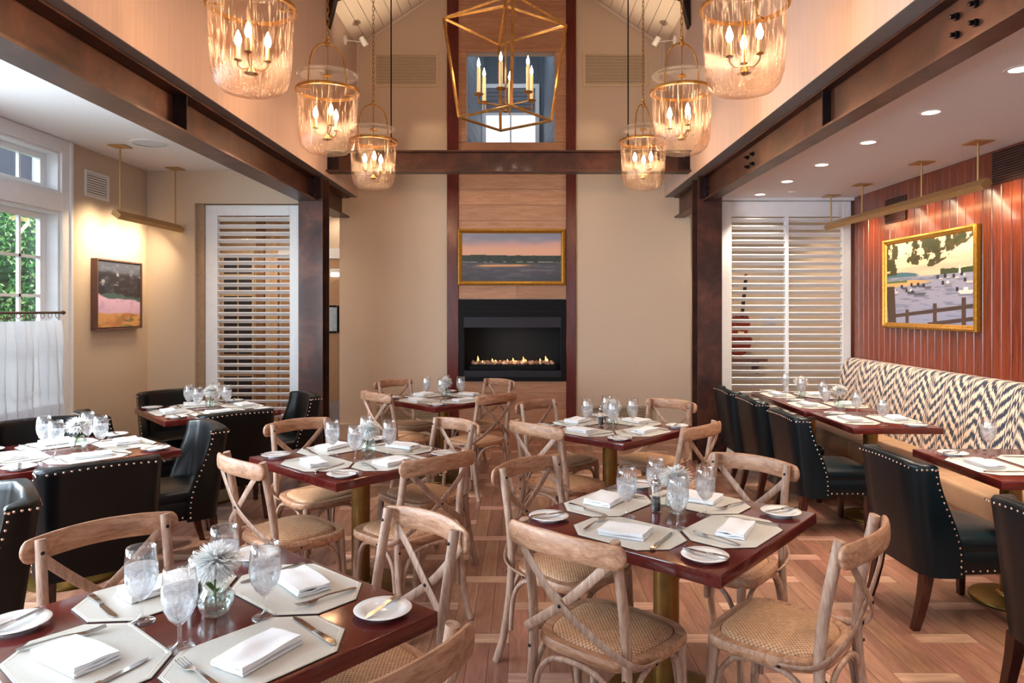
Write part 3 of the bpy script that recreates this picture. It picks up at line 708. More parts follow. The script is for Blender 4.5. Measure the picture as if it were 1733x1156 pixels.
def art_abstract(u, v):
    n = fbm(u, v, 4, 8, 21); m = fbm(u, v, 9, 20, 22)
    c = np.zeros(u.shape + (3,)) + hx('#4c5364'); c = mixc(c, '#626a78', ss(.5, .75, m))
    c = mixc(c, '#23232d', ss(.86, .80, v + .08 * (n - .5))); c = mixc(c, '#454a5a', ss(.5, .72, m) * (v < .83) * .8); c = mixc(c, '#c9c8d0', ((m > .76) * (v > .62) * (v < .84)) * .6)
    c = mixc(c, '#4a6a68', ss(.52, .47, v + .14 * (n - .5)) * .8)
    e = .50 - .12 * u + .10 * (n - .5); c = mixc(c, '#d3b0cc', ss(e + .015, e - .02, v)); c = mixc(c, '#b894bc', ss(.5, .7, m) * (v < e) * .6)
    e2 = .23 - .05 * u + .06 * (n - .5); c = mixc(c, '#d39c62', ss(e2 + .02, e2 - .02, v)); c = mixc(c, '#b5714a', ss(.5, .68, n) * (v < e2) * .8); c = mixc(c, '#67683c', ss(.52, .66, m) * (v < e2) * ss(.3, .9, u))
    return c
def art_harbour(u, v):
    c = np.zeros(u.shape + (3,)) + hx('#f3cfae'); c = mixc(c, '#e2b49a', ss(.4, .8, fbm(u, v, 2, 12, 31)) * .7)
    c = mixc(c, '#46727c', (v < .60 + .03 * np.sin(u * 7 + .3) * (u < .45)) * (v > .5) * (u < .44) * ss(.44, .36, u)); c = mixc(c, '#3d4a2a', (v > .57) * (v < .60 + .06 * fbm(u, v * 0, 12, 1, 32)) * (u > .66))
    w = v < .57; c = mixc(c, '#a5a3b8', w); c = mixc(c, '#7c8299', w * ss(.5, .7, fbm(u, v, 8, 40, 33))); c = mixc(c, '#8d93b0', w * ss(.35, .0, v) * .7)
    c = mixc(c, '#dcae74', (np.abs(v - .485 - .03 * u) < .035 * ss(.62, .3, u)) * (u < .62)); c = mixc(c, '#5b7038', (np.abs(v - .515) < .012) * (u < .27))
    for (bu, bv, bw_, bh, col, up_) in ((.10, .40, .065, .022, '#d8d4cc', 1), (.32, .39, .06, .02, '#3f4450', 1), (.42, .37, .09, .022, '#555a64', 0), (.24, .44, .04, .014, '#4c505c', 0), (.36, .455, .035, .012, '#44484f', 0), (.44, .455, .035, .012, '#4c505c', 0), (.52, .44, .05, .016, '#5c606c', 0), (.74, .46, .055, .018, '#8c8890', 1), (.92, .38, .09, .026, '#efe6da', 1), (.96, .48, .05, .016, '#d6cec6', 0), (.66, .53, .03, .01, '#ded6d0', 0), (.74, .535, .03, .01, '#cfc7c4', 0), (.83, .53, .03, .01, '#e4dcd6', 0), (.90, .55, .02, .008, '#efe8e0', 0)):
        hull = (np.abs(u - bu) < bw_ * (1 - .25 * (bv - v) / bh)) * (v < bv) * (v > bv - bh * 1.6); c = mixc(c, col, hull); c = mixc(c, '#22242a', (np.abs(u - bu + bw_ * .95) < .014) * (np.abs(v - bv - .012) < .022))
        if up_: c = mixc(c, '#f0ece6', (np.abs(u - bu) < bw_ * .25) * (v > bv) * (v < bv + .03))
        c = mixc(c, '#5f647a', (np.abs(u - bu) < bw_ * .8) * (v < bv - bh * 1.6) * (v > bv - bh * 2.4) * .6)
    c = mixc(c, '#f6efe2', (np.abs(u - .86) < .012 * (.68 - v) / .1) * (v > .57) * (v < .66))
    for (x0, y0, x1, y1, r_) in ((.02, .03, .0, .44, .055), (.13, .09, 1, .21, .022), (.55, .0, 1, .075, .022)):
        t_ = np.clip(((u - x0) * (x1 - x0) + (v - y0) * (y1 - y0)) / ((x1 - x0) ** 2 + (y1 - y0) ** 2), 0, 1); d = np.abs(v - (y0 + t_ * (y1 - y0))) if abs(x1 - x0) > .2 else np.abs(u - (x0 + t_ * (x1 - x0)) - .05)
        c = mixc(c, '#4a372f', (d < r_) * ((u >= x0 - .03) if abs(x1 - x0) > .2 else (v < .46)))
    for pu, pt in ((.27, .17), (.60, .24), (.90, .30)): c = mixc(c, '#4f3a30', (np.abs(u - pu) < .022) * (v < pt)); 
    lf = fbm(u, v, 16, 14, 34); cut = .80 - .12 * np.sin((u - .15) * 5.2) * (u > .2) + .1 * (fbm(u, v * 0, 7, 1, 35) - .5)
    c = mixc(c, '#463f1e', ((v > cut) * (lf > .40)) * (u > .24)); c = mixc(c, '#2f3316', ((v > cut + .05) * (lf > .55)) * (u > .24))
    c = mixc(c, '#3c3a1c', (u < .16 + .08 * (lf - .5) - .1 * (1 - v)) * (v > .60) * (lf > .38))
    return c
GP = [(0, 0), (0, .03), (.006, .04), (.020, .045), (.032, .034), (.040, .030), (.052, .018), (.052, 0)]
def painting(name, label, w, h, prof, mat, fn, nx, nz, loc, rz, cd=.016, inset=.05):
    t_ = thing(name, label, 'painting', loc, rz)
    obj('frame', frame_mesh(w, h, prof, mat), t_); obj('canvas', canvas(w - 2 * inset, h - 2 * inset, fn, nx, nz), t_, (0, -cd, 0))
    obj('backing_board', MB().box(-w / 2 + .01, w / 2 - .01, -.008, 0, -h / 2 + .01, h / 2 - .01).mesh('b', M['canvas_edge']), t_)
    return t_
painting('framed_painting', 'gilt-framed dusk shoreline painting above the fireplace', 1.32, .69, GP, M['goldframe'], art_shore, 220, 110, (-.147, YB - .015, 2.25), 0)
painting('framed_painting', 'gilt-framed harbour painting of moored boats on the red wall', 1.40, .84, GP, M['goldframe'], art_harbour, 440, 264, (XWR - .006, 6.06, 1.855), -PI / 2)
FP = [(0, 0), (0, .06), (.014, .06), (.014, .02), (.014, 0)]
painting('framed_painting', 'small abstract seascape in a walnut frame beside the sash window', .75, .66, FP, M['frame_wood'], art_abstract, 130, 120, (XWL + .002, 6.72, 1.75), PI / 2, .048, .022)

# ------------------------------------------------------------------ grilles
def grille(name, label, w, h, loc, rz, n, mat, back, fw=.03):
    t_ = thing(name, label, 'vent', loc, rz)
    obj('frame', ring(-w / 2, w / 2, -h / 2, h / 2, -w / 2 + fw, w / 2 - fw, -h / 2 + fw, h / 2 - fw, -.014, 0).mesh('f', mat, bevel=.002), t_)
    obj('backing', MB().box(-w / 2 + .005, w / 2 - .005, -.003, 0, -h / 2 + .005, h / 2 - .005).mesh('b', back), t_)
    mb = MB()
    for k in range(n): mb.cbox((0, -.007, -h / 2 + fw + (h - 2 * fw) * (k + .5) / n), (w - 2 * fw, .009, (h - 2 * fw) / n * .62), Matrix.Rotation(.5, 3, 'X'))
    obj('louver_slats', mb.mesh('l', mat), t_, kind='stuff')
    return t_
grille('wall_vent', 'wide cream slatted vent high on the fireplace wall, window side', .80, .42, (-1.445, YB, 4.56), 0, 20, M['vent'], M['ventdark'])
grille('wall_vent', 'wide cream slatted vent high on the fireplace wall, banquette side', .80, .42, (1.13, YB, 4.565), 0, 20, M['vent'], M['ventdark'])
grille('wall_vent', 'low cream vent near the floor, window side of the fireplace', .80, .20, (-1.42, YB, .32), 0, 7, M['grey_vent'], M['ventdark'])
grille('wall_vent', 'low cream vent near the floor, banquette side of the fireplace', .80, .20, (1.22, YB, .32), 0, 7, M['grey_vent'], M['ventdark'])
grille('wall_vent', 'small white vent between the sash window and the hanging brass lamp', .36, .24, (XWL, 6.43, 2.75), PI / 2, 9, M['white2'], M['ventdark'], .022)
MV = pm('mahogany_vent', '#3a1710', .5); MVd = pm('vent_black', '#0d0706', .8)
grille('wall_vent', 'small dark slatted vent on the red wall near the corner', .36, .23, (XWR - .004, 6.58, 2.55), -PI / 2, 12, MV, MVd, .008)
grille('wall_vent', 'large dark slatted vent on the red wall past the long lamp', .60, .24, (XWR - .004, 4.92, 2.66), -PI / 2, 12, MV, MVd, .008)

# ------------------------------------------------------------------ hanging bell-jar lanterns
def make_pendant():
    P = Proto(); R = .212
    prof = [(R + .004, .46), (R, .45), (R * .985, .40), (R * .965, .28), (R * .95, .18), (R * .92, .11), (R * .84, .055), (R * .68, .020), (R * .4, .004), (0, 0)]
    P.add('glass_shade', MB().lathe(prof, 40).mesh('shade', M['pendant_glass'], 180))
    P.add('rim_band', MB().lathe([(R + .012, .445), (R + .015, .452), (R + .012, .466), (R - .002, .466), (R - .002, .445)], 40, close=True).mesh('band', M['gold'], 40))
    bail = [(R * math.cos(a) * (.62 if math.sin(a) > .3 else .62 + (1 - math.sin(a) / .3) * .06), 0, .47 + .335 * math.sin(a)) for a in [PI * k / 20 for k in range(21)]]
    bail = [(.135, 0, .45), (.135, 0, .52), (.13, 0, .62), (.112, 0, .71), (.07, 0, .775), (0, 0, .80), (-.07, 0, .775), (-.112, 0, .71), (-.13, 0, .62), (-.135, 0, .52), (-.135, 0, .45)]
    mb = MB().tube(spl(bail, 3), .0065, 8, up=(0, 1, 0))
    for s_ in (-1, 1): mb.box(min(s_ * .135, s_ * (R + .004)), max(s_ * .135, s_ * (R + .004)), -.006, .006, .450, .460)
    P.add('bail', mb.mesh('bail', M['gold'], 50))
    mb = MB().lathe([(0, -.03), (.012, -.028), (.014, -.012), (.024, 0), (.014, .014), (.009, .02), (.016, .032), (.009, .045), (0, .05)], 14, (0, 0, .805))
    P.add('finial', mb.mesh('ball', M['gold'], 50))
    P.add('lid', MB().lathe([(0, .605), (.05, .604), (.15, .592), (.20, .578), (.212, .574), (.214, .570), (.20, .571), (.15, .585), (.05, .597), (0, .598)], 36).mesh('lid', M['lid_glass'], 60))
    mb = MB().cyl((0, 0, .13), (0, 0, .80), .004, 8); mb.lathe([(0, .56), (.035, .562), (.03, .572), (.008, .58), (.006, .585)], 16); mb.lathe([(0, .10), (.035, .112), (.02, .13), (.006, .15)], 14)
    P.add('centre_rod', mb.mesh('rod', M['gold'], 50))
    for k in range(3):
        a = 2 * PI * k / 3 + .5; d = Vector((math.cos(a), math.sin(a), 0))
        mb = MB().tube(spl([Vector((0, 0, .15)), d * .05 + Vector((0, 0, .14)), d * .085 + Vector((0, 0, .165)), d * .085 + Vector((0, 0, .19))], 4), .004, 6)
        mb.lathe([(0, .188), (.02, .192), (.02, .196), (0, .198)], 12, tuple(d * .085)); 
        ar = P.add('candle_arm', mb.mesh('arm', M['gold'], 50))
        P.add('candle', MB().lathe([(0, .196), (.011, .196), (.011, .265), (0, .267)], 12, tuple(d * .085)).mesh('candle', M['candle'], 50), under=ar)
        P.add('bulb', MB().lathe([(0, .265), (.010, .27), (.018, .292), (.016, .308), (.007, .335), (0, .35)], 12, tuple(d * .085)).mesh('bulb', M['bulb_p'], 60), under=ar)
    zc = 0.855; top = EAVE + (XR - XC - 1.27) * SLOPE - 2.72
    mb = MB(); k = 0
    while zc < top - .03:
        pts = [(.009 * math.cos(a), .0, .017 * math.sin(a) + (.009 if math.sin(a) > 0 else -.009)) for a in [2 * PI * q / 10 for q in range(10)]]
        if k % 2: pts = [(p[1], p[0], p[2]) for p in pts]
        mb.tube([(p[0], p[1], p[2] + zc + .02) for p in pts], .0028, 5, closed=True, up=(.3, .3, .9)); zc += .041; k += 1
    P.add('chain', mb.mesh('chain', M['gold'], 60))
    P.add('ceiling_canopy', MB().lathe([(0, top - .035), (.05, top - .03), (.06, top), (.06, top + .06)], 20).mesh('canopy', M['gold'], 50))
    return P
PEN = make_pendant()
WARM = (1.0, .78, .58)
pn = {3.6: 'front', 5.0: 'middle', 6.5: 'far'}
for (x, y, sd) in ((-1.405, 3.6, 'window'), (-1.405, 5.0, 'window'), (-1.40, 6.5, 'window'), (1.14, 3.6, 'banquette'), (1.135, 5.0, 'banquette'), (1.115, 6.5, 'banquette')):
    o = PEN.put('glass_lantern', '%s bell-jar glass lantern on a gold chain, %s side row' % (pn[y], sd), 'pendant lamp', (x, y, 2.72), rnd.uniform(0.2, .9), 'bell-jar lanterns')

# ------------------------------------------------------------------ gold cage chandelier
cz, ch, tz = 3.06, 3.80, 3.92
ca = thing('cage_chandelier', 'open gold cage chandelier with six candle bulbs', 'chandelier', (-.137, 5.3, cz))
rot0 = math.radians(8)
cn = lambda r, z, k: (r * math.cos(rot0 + k * PI / 2), r * math.sin(rot0 + k * PI / 2), z - cz)
rb, rt = .352, .468
bar = lambda a, b, r=.0095: MB().tube([a, b], r * 1.2, 4, sq=1.0).mesh('bar', M['gold'])
for k in range(4):
    obj('cage_bar', bar(cn(rb, cz, k), cn(rt, ch, k)), ca)
    obj('bottom_bar', bar(cn(rb, cz, k), cn(rb, cz, k + 1)), ca)
    obj('top_bar', bar(cn(rt, ch, k), cn(rt, ch, k + 1)), ca)
    obj('roof_bar', bar(cn(rt, ch, k), (0, 0, tz - cz)), ca)
zt = RIDGE - cz
obj('stem', MB().cyl((0, 0, .09), (0, 0, 1.1), .007, 8).lathe([(0, .045), (.02, .055), (.012, .075), (.024, .09), (.012, .11), (.008, .13)], 12).lathe([(0, .84), (.02, .845), (.02, .87), (0, .875)], 12).mesh('stem', M['gold'], 50), ca)
mb = MB(); zc = 1.1; k = 0
while zc < zt:
    pts = [(.011 * math.cos(a), 0, .024 * math.sin(a)) for a in [2 * PI * q / 10 for q in range(10)]]
    if k % 2: pts = [(p[1], p[0], p[2]) for p in pts]
    mb.tube([(p[0], p[1], p[2] + zc) for p in pts], .003, 5, closed=True, up=(.3, .3, .9)); zc += .042; k += 1
obj('chain', mb.mesh('chain', M['gold'], 60), ca)
for k in range(6):
    a = rot0 + .25 + k * PI / 3; d = Vector((math.cos(a), math.sin(a), 0)); R = .215
    mb = MB().tube([d * .01 + Vector((0, 0, .10)), d * R + Vector((0, 0, .10))], .006, 6).tube([d * R + Vector((0, 0, .094)), d * R + Vector((0, 0, .16))], .006, 6)
    ar = obj('arm', mb.mesh('arm', M['gold']), ca)
    obj('drip_pan', MB().lathe([(0, .155), (.03, .157), (.038, .166), (.036, .168), (.028, .161), (0, .160)], 18, tuple(d * R)).mesh('pan', M['gold'], 50), ar)
    obj('candle', MB().lathe([(0, .16), (.014, .16), (.014, .36), (.01, .365), (0, .366)], 14, tuple(d * R)).mesh('candle', M['candle'], 50), ar)
    obj('bulb', MB().lathe([(0, .362), (.007, .367), (.012, .385), (.010, .40), (.004, .42), (0, .435)], 12, tuple(d * R)).mesh('bulb', M['bulb'], 60), ar)

# ------------------------------------------------------------------ linear brass picture lamps
def bar_lamp(label, x, ys, y0, y1, zc, zb, sgn, powers):
    t_ = thing('linear_pendant', label, 'pendant lamp', (x, (y0 + y1) / 2, zb)); ym = (y0 + y1) / 2
    P = [(-.045, -.012), (-.015, -.045), (.045, .0), (.03, .035), (.0, .04)]
    P = [(sgn * a, b) for a, b in P]; T = Matrix(((1, 0, 0), (0, 0, -1), (0, 1, 0)))
    obj('lamp_bar', MB().prism(P, -(y1 - ym), -(y0 - ym), T).mesh('bar', M['satin_brass'], bevel=.003), t_)
    a, b = Vector((sgn * .045, 0, .0)), Vector((sgn * -.015, 0, -.045)); n_ = Vector((sgn * .6, 0, -.8)) * .0015
    obj('lamp_strip', MB()._add([a * .85 + b * .15 + n_ + Vector((0, y0 - ym + .03, 0)), a * .15 + b * .85 + n_ + Vector((0, y0 - ym + .03, 0)), a * .15 + b * .85 + n_ + Vector((0, y1 - ym - .03, 0)), a * .85 + b * .15 + n_ + Vector((0, y1 - ym - .03, 0))], [(0, 1, 2, 3)]).mesh('strip', M['strip']), t_)
    for y in ys:
        r_ = obj('hanging_rod', MB().cyl((0, y - ym, .03), (0, y - ym, zc - zb - .008), .0075, 10).mesh('rod', M['satin_brass'], 50), t_)
        obj('ceiling_plate', MB().box(-.07, .07, y - ym - .07, y - ym + .07, zc - zb - .010, zc - zb - .001).mesh('plate', M['satin_brass']), r_)
    for (y, p) in powers:
        l = light('picture_light', 'AREA', t_, (sgn * .03, y - ym, -.05), p, (1, .80, .54), rot=aim((sgn * .75, 0, -.66))); l.data.shape = 'RECTANGLE'; l.data.size = .05; l.data.size_y = .3; l.data.spread = math.radians(130)
    return t_
bar_lamp('short brass bar lamp hanging over the abstract seascape painting', -3.576, (6.18, 7.16), 6.12, 7.27, CL, 2.45, -1, ((6.35, 3), (6.7, 3), (7.05, 3)))
bar_lamp('long brass bar lamp hanging over the harbour painting', 3.22, (7.3, 6.63, 5.64, 4.94), 4.85, 7.38, CR, 2.49, 1, ((5.0, 1.9), (5.5, 2.2), (6.0, 1.9), (6.5, 2.2), (7.0, 1.9)))

# ------------------------------------------------------------------ recessed downlights, speaker, spotlights
me_t = MB().lathe([(.068, -.003), (.07, 0), (.05, .0), (.048, .01)], 24).lathe([(.068, -.004), (.052, -.004)], 24).mesh('trim_ring', M['white2'], 40)
me_l = MB().lathe([(.05, -.002), (0, -.0025)], 20).mesh('lens', M['lens'])
od = ['seventh', 'sixth', 'fifth', 'fourth', 'third', 'second', 'first']
for k, y in enumerate((1.94, 2.69, 3.44, 4.195, 4.955, 5.73, 6.48, 7.22)):
    t_ = thing('downlight', 'round recessed ceiling downlight, number %s counted from the wide shutter panel' % ['eight', 'seven', 'six', 'five', 'four', 'three', 'two', 'one'][k], 'downlight', (2.45, y, CR), 0, 'recessed downlights')
    obj('trim_ring', me_t, t_); obj('lens', me_l, t_)
    light('downlight_beam', 'SPOT', t_, (0, 0, -.01), 95, (1, .82, .64), .04, (0, 0, 0), math.radians(105), .7)
sp = thing('ceiling_speaker', 'flat round white speaker grille on the ceiling near the bar lamp', 'speaker', (-3.256, 6.07, CL))
obj('grille', MB().lathe([(0, -.004), (.13, -.004), (.138, -.003), (.142, 0)], 36).mesh('g', M['speaker'], 40), sp)
obj('rim', MB().lathe([(.138, -.006), (.148, -.004), (.150, 0), (.138, 0)], 36).mesh('r', M['white2'], 40), sp)
sk = thing('sprinkler_cap', 'small round white cap on the ceiling by the wide shutter panel', 'sprinkler', (2.72, 7.05, CR))
obj('cap', MB().lathe([(0, -.008), (.03, -.008), (.038, -.004), (.04, 0)], 20).mesh('g', M['white2'], 40), sk)
for sg, sd in ((-1, 'window'), (1, 'banquette')):
    xw = XC + sg * (XR - XC)
    t_ = thing('spotlight', 'small white spotlight on the upper wall, %s side' % sd, 'spotlight', (xw, 8.0, 4.70))
    q = Matrix.Rotation(-sg * PI / 2, 3, 'Y')
    obj('mount', MB().lathe([(.055, 0), (.055, .012), (.03, .022), (0, .024)], 20, T=q).mesh('m', M['white2'], 40), t_)
    obj('arm', MB().cyl((0, 0, 0), (-sg * .20, -.02, -.03), .004, 6).mesh('a', M['white2']), t_)
    dv = Vector((-sg * .5, .25, -.8)).normalized(); q = dv.to_track_quat('Z', 'Y').to_matrix()
    hd = obj('lamp_head', MB().lathe([(0, -.07), (.03, -.07), (.034, -.06), (.034, .03), (.030, .03), (.028, .0)], 18, (-sg * .23, -.02, -.04), q).mesh('h', M['white2'], 40), t_)
    obj('lens', MB().lathe([(.029, .005), (0, .004)], 16, (-sg * .23, -.02, -.04), q).mesh('l', M['black']), hd)
    src = Vector((-sg * .23, -.02, -.04)) + dv * .05
    light('spot_beam', 'SPOT', t_, tuple(src), 25, (1, .78, .52), .03, aim(Vector((-.147, YB, 2.2)) - Vector((xw, 8.0, 4.7)) - src), math.radians(50), .6)

# ------------------------------------------------------------------ half-hull model
hl = thing('half_hull_model', 'painted half-hull boat model on a wooden plaque, mostly out of view', 'boat model', (XWR - .004, 4.52, 1.66))
obj('plaque', MB().box(-.02, 0, -.34, .22, -.16, .16).mesh('p', M['frame_wood'], bevel=.004), hl)
def hull(z0, z1, mat, nm):
    rows = []
    for i in range(13):
        u = i / 12; y = .29 - u * .6; w_ = .06 * math.sin(PI * (.06 + .7 * u)) ** .7
        rows.append([(-.02 - w_ * math.cos(a) * (1 if z1 > -.02 else .9), y - .03 * (1 - (z0 + (z1 - z0) * math.sin(a))) * 0, z0 + (z1 - z0) * (1 - math.sin(a))) for a in [PI / 2 * k / 6 for k in range(7)]])
    rows = [[(-.02 - (r[0][0] + .02) * 0 - (abs(r[0][0] + .02)) * math.cos(a), r[0][1] - .05 * (a / (PI / 2)) * (1 if r is not rows[-1] else 0), z1 - (z1 - z0) * math.sin(a)) for a in [PI / 2 * k / 6 for k in range(7)]] for r in rows]
    obj(nm, MB().strip(rows).mesh(nm, mat, 60), hl)
hull(-.05, .045, pm('pale_blue_paint', '#b9dbe8', .3), 'lower_hull')
obj('wale', MB().tube([(-.02 - .06 * math.sin(PI * (.06 + .7 * u)) ** .7, .29 - u * .6, .06) for u in [k / 12 for k in range(13)]], (.006, .018), 6, up=(0, 0, 1)).mesh('wale', M['black'], 60), hl)

# ------------------------------------------------------------------ passage behind the shutters
wd = thing('swing_door', 'tan swinging kitchen door with a black-rimmed window behind the steel column', 'door', (-2.72, 9.08, 0))
obj('door_leaf', MB().box(-.42, .42, -.04, 0, .02, 2.25).mesh('d', pm('tan_door', '#b08a66', .5, nz=20, var=.05)), wd)
obj('kick_plate', MB().box(-.40, .40, -.045, -.04, .04, .42).mesh('k', pm('kick_steel', '#a9a6a8', .35, .6)), wd)
obj('window_rim', ring(.14, .33, 1.30, 1.66, .165, .305, 1.325, 1.635, -.055, -.04).mesh('w', M['black'], bevel=.012), wd)
obj('window_glass', MB().box(.165, .305, -.048, -.042, 1.325, 1.635).mesh('g', pm('door_glass', '#8f9498', .1)), wd)
struct('trim_door_head', MB().box(-3.3, -2.1, 9.06, 9.10, 2.27, 2.40).mesh('t', M['white']), 'white head trim over the swinging door', 'trim')
em = thing('emergency_lamp', 'small bright emergency lamp above the swinging door', 'lamp', (-2.45, 9.03, 2.06)); obj('housing', MB().box(-.05, .08, -.05, 0, .02, .07).mesh('h', M['white2'], bevel=.01), em); obj('lens', MB().box(-.04, .07, -.052, -.01, -.03, .02).mesh('h', emit('emergency_lens', '#fff4e4', 2.5), bevel=.008), em)
cab = thing('french_door', 'dark-paned glazed door seen between the narrow shutter slats', 'door', (-3.72, 9.09, 0))
obj('door_frame', MB().box(-.21, .22, -.03, 0, 0, 2.4).mesh('f', pm('cream_door', '#c9b190', .5)), cab)
for a in (-.17, .02):
    for b in range(8): obj('pane', MB().box(a, a + .17, -.036, -.03, .25 + b * .26, .25 + b * .26 + .23).mesh('p', pm('dark_pane', '#31323c', .15)), cab)
for x, mt in ((-3.42, '#8a6848'), (-3.24, '#c9a67c'), (-2.1, '#9a7856')):
    struct('trim_pilaster', MB().box(x - .05, x + .05, 9.04, 9.1, 0, 2.93).mesh('p', pm('pilaster', mt, .6)), {-3.42: 'brown wooden upright behind the narrow shutter', -3.24: 'pale wooden upright behind the narrow shutter', -2.1: 'brown wooden upright beside the swinging door'}[x], 'trim')
for x, y, p in ((-3.3, 8.2, 70), (2.8, 8.5, 80), (-2.4, 8.85, 12)):  # unseen lamps added to light the rooms behind the shutters
    t_ = thing('downlight', 'added unseen downlight in the passage ceiling ' + {-3.3: 'behind the narrow shutter', 2.8: 'behind the wide shutter', -2.4: 'before the swinging door'}[x], 'downlight', (x, y, 2.93), 0, 'added passage downlights')
    obj('trim_ring', me_t, t_); obj('lens', me_l, t_); light('downlight_beam', 'SPOT', t_, (0, 0, -.01), p, (1, .80, .6), .05, (0, 0, 0), math.radians(140), .6)
# stringed instrument behind the wide shutter
ins = thing('stringed_instrument', 'dark red wooden stringed instrument leaning behind the wide shutter slats', 'instrument', (2.92, 9.55, .95))
MI = pm('red_varnish', '#7a2413', .3, nz=5, scale=(8, 8, 2), var=.3, coat=.4)
out = []
for k in range(40):
    a = 2 * PI * k / 40; r = .19 if math.sin(a) < 0 else .145
    w_ = abs(math.cos(a)); z = .33 + .30 * math.sin(a); x = math.copysign(w_ ** .8, math.cos(a)) * (r - .045 * math.exp(-((z - .36) / .06) ** 2)); out.append((x, z))
T = Matrix(((1, 0, 0), (0, 0, -1), (0, 1, 0)))
obj('body', MB().prism(out, -.06, .04, T).mesh('b', MI, bevel=.015), ins)
obj('neck', MB().box(-.022, .022, -.055, -.02, .55, 1.08).mesh('n', pm('ebony', '#1d1310', .4), bevel=.006), ins)
obj('scroll', MB().tube([(0, -.03 + .03 * math.cos(a), 1.10 + .035 * math.sin(a)) for a in [k * .5 for k in range(12)]], .018, 8, up=(1, 0, 0)).mesh('s', MI, 60), ins)
obj('bridge', MB().box(-.04, .04, -.085, -.06, .30, .36).mesh('b', M['candle'], bevel=.004), ins)
ins.rotation_euler = (0, math.radians(6), 0)
shf = thing('wall_shelf', 'narrow wooden ledge carrying the instrument behind the wide shutter', 'shelf', (2.9, 9.7, .93)); obj('board', MB().box(-.4, .4, -.28, 0, -.03, .02).mesh('s', M['frame_wood']), shf); obj('bracket', MB().box(-.3, -.27, -.22, 0, -.2, -.03).mesh('s', M['frame_wood']), shf); obj('bracket', MB().box(.27, .3, -.22, 0, -.2, -.03).mesh('s', M['frame_wood']), shf)
sg_ = thing('small_sign', 'small pale sign with dark letters behind the wide shutter', 'sign', (4.17 * .82, 9.69, 1.44))
obj('plate', MB().box(-.075, .075, -.012, 0, -.05, .06).mesh('p', pm('sign_plate', '#b9bdc8', .4)), sg_)
tc_ = bpy.data.curves.new('lettering', 'FONT'); tc_.body = 'HY  6'; tc_.size = .062; tc_.extrude = .001; tc_.align_x = 'CENTER'
to_ = bpy.data.objects.new('lettering_curve', tc_); COL.objects.link(to_)
dg = bpy.context.evaluated_depsgraph_get(); tm = bpy.data.meshes.new_from_object(to_.evaluated_get(dg)); bpy.data.objects.remove(to_); tm.materials.clear(); tm.materials.append(M['black'])
obj('lettering', tm, sg_, (0, -.014, -.012), (PI / 2, 0, 0))

# unseen lamps added to brighten tables and vault: ridge spotlights, tie-beam uplights
for k, (y, p) in enumerate(((0.6, 15), (2.2, 45), (3.6, 75), (5.2, 90), (6.6, 120))):
    t_ = thing('added_ridge_spot', 'added unseen spotlight under the vault ridge, number %s from the rear wall' % ['one', 'two', 'three', 'four', 'five'][k], 'spotlight', (XC, y, RIDGE - .06), 0, 'added ridge spotlights')
    obj('lamp_head', MB().lathe([(0, 0), (.04, 0), (.045, -.02), (.045, -.14), (.04, -.14), (.038, -.10)], 18).mesh('h', M['white2'], 40), t_)
    obj('lens', MB().lathe([(.038, -.11), (0, -.112)], 16).mesh('l', M['lens']), t_)
    light('added_ridge_beam', 'SPOT', t_, (0, 0, -.15), p, (1, .90, .80), .05, (0, 0, 0), math.radians(86), .8)
for x, sd in ((-1.25, 'window'), (.95, 'banquette')):  # added out of sight to make the warm glow on the vault boards
    t_ = thing('added_uplight', 'added uplight box hidden on top of the tie beam, %s side' % sd, 'uplight', (x, 7.35, 3.26))
    obj('housing', MB().box(-.06, .06, -.03, .02, 0, .016).mesh('h', M['steel_dark'], bevel=.003), t_); obj('lens', MB().box(-.05, .05, -.022, .014, .016, .018).mesh('l', M['lens']), t_)
    light('added_uplight_beam', 'SPOT', t_, (0, 0, .025), 110, (1, .80, .52), .03, aim((-.22 if x < 0 else .22, .22, 1)), math.radians(46), .9)
for k, y in enumerate((1.6, 3.3, 5.0, 6.6)):  # added lamps, hidden by the beam, to brighten the black-chair tables
    t_ = thing('downlight', 'added downlight hidden behind the window-side beam, number %s from the rear' % ['one', 'two', 'three', 'four'][k], 'downlight', (-2.68, y, CL), 0, 'added window-side downlights')
    obj('trim_ring', me_t, t_); obj('lens', me_l, t_)
    light('downlight_beam', 'SPOT', t_, (0, 0, -.01), 26, (1, .88, .76), .04, (0, 0, 0), math.radians(105), .7)

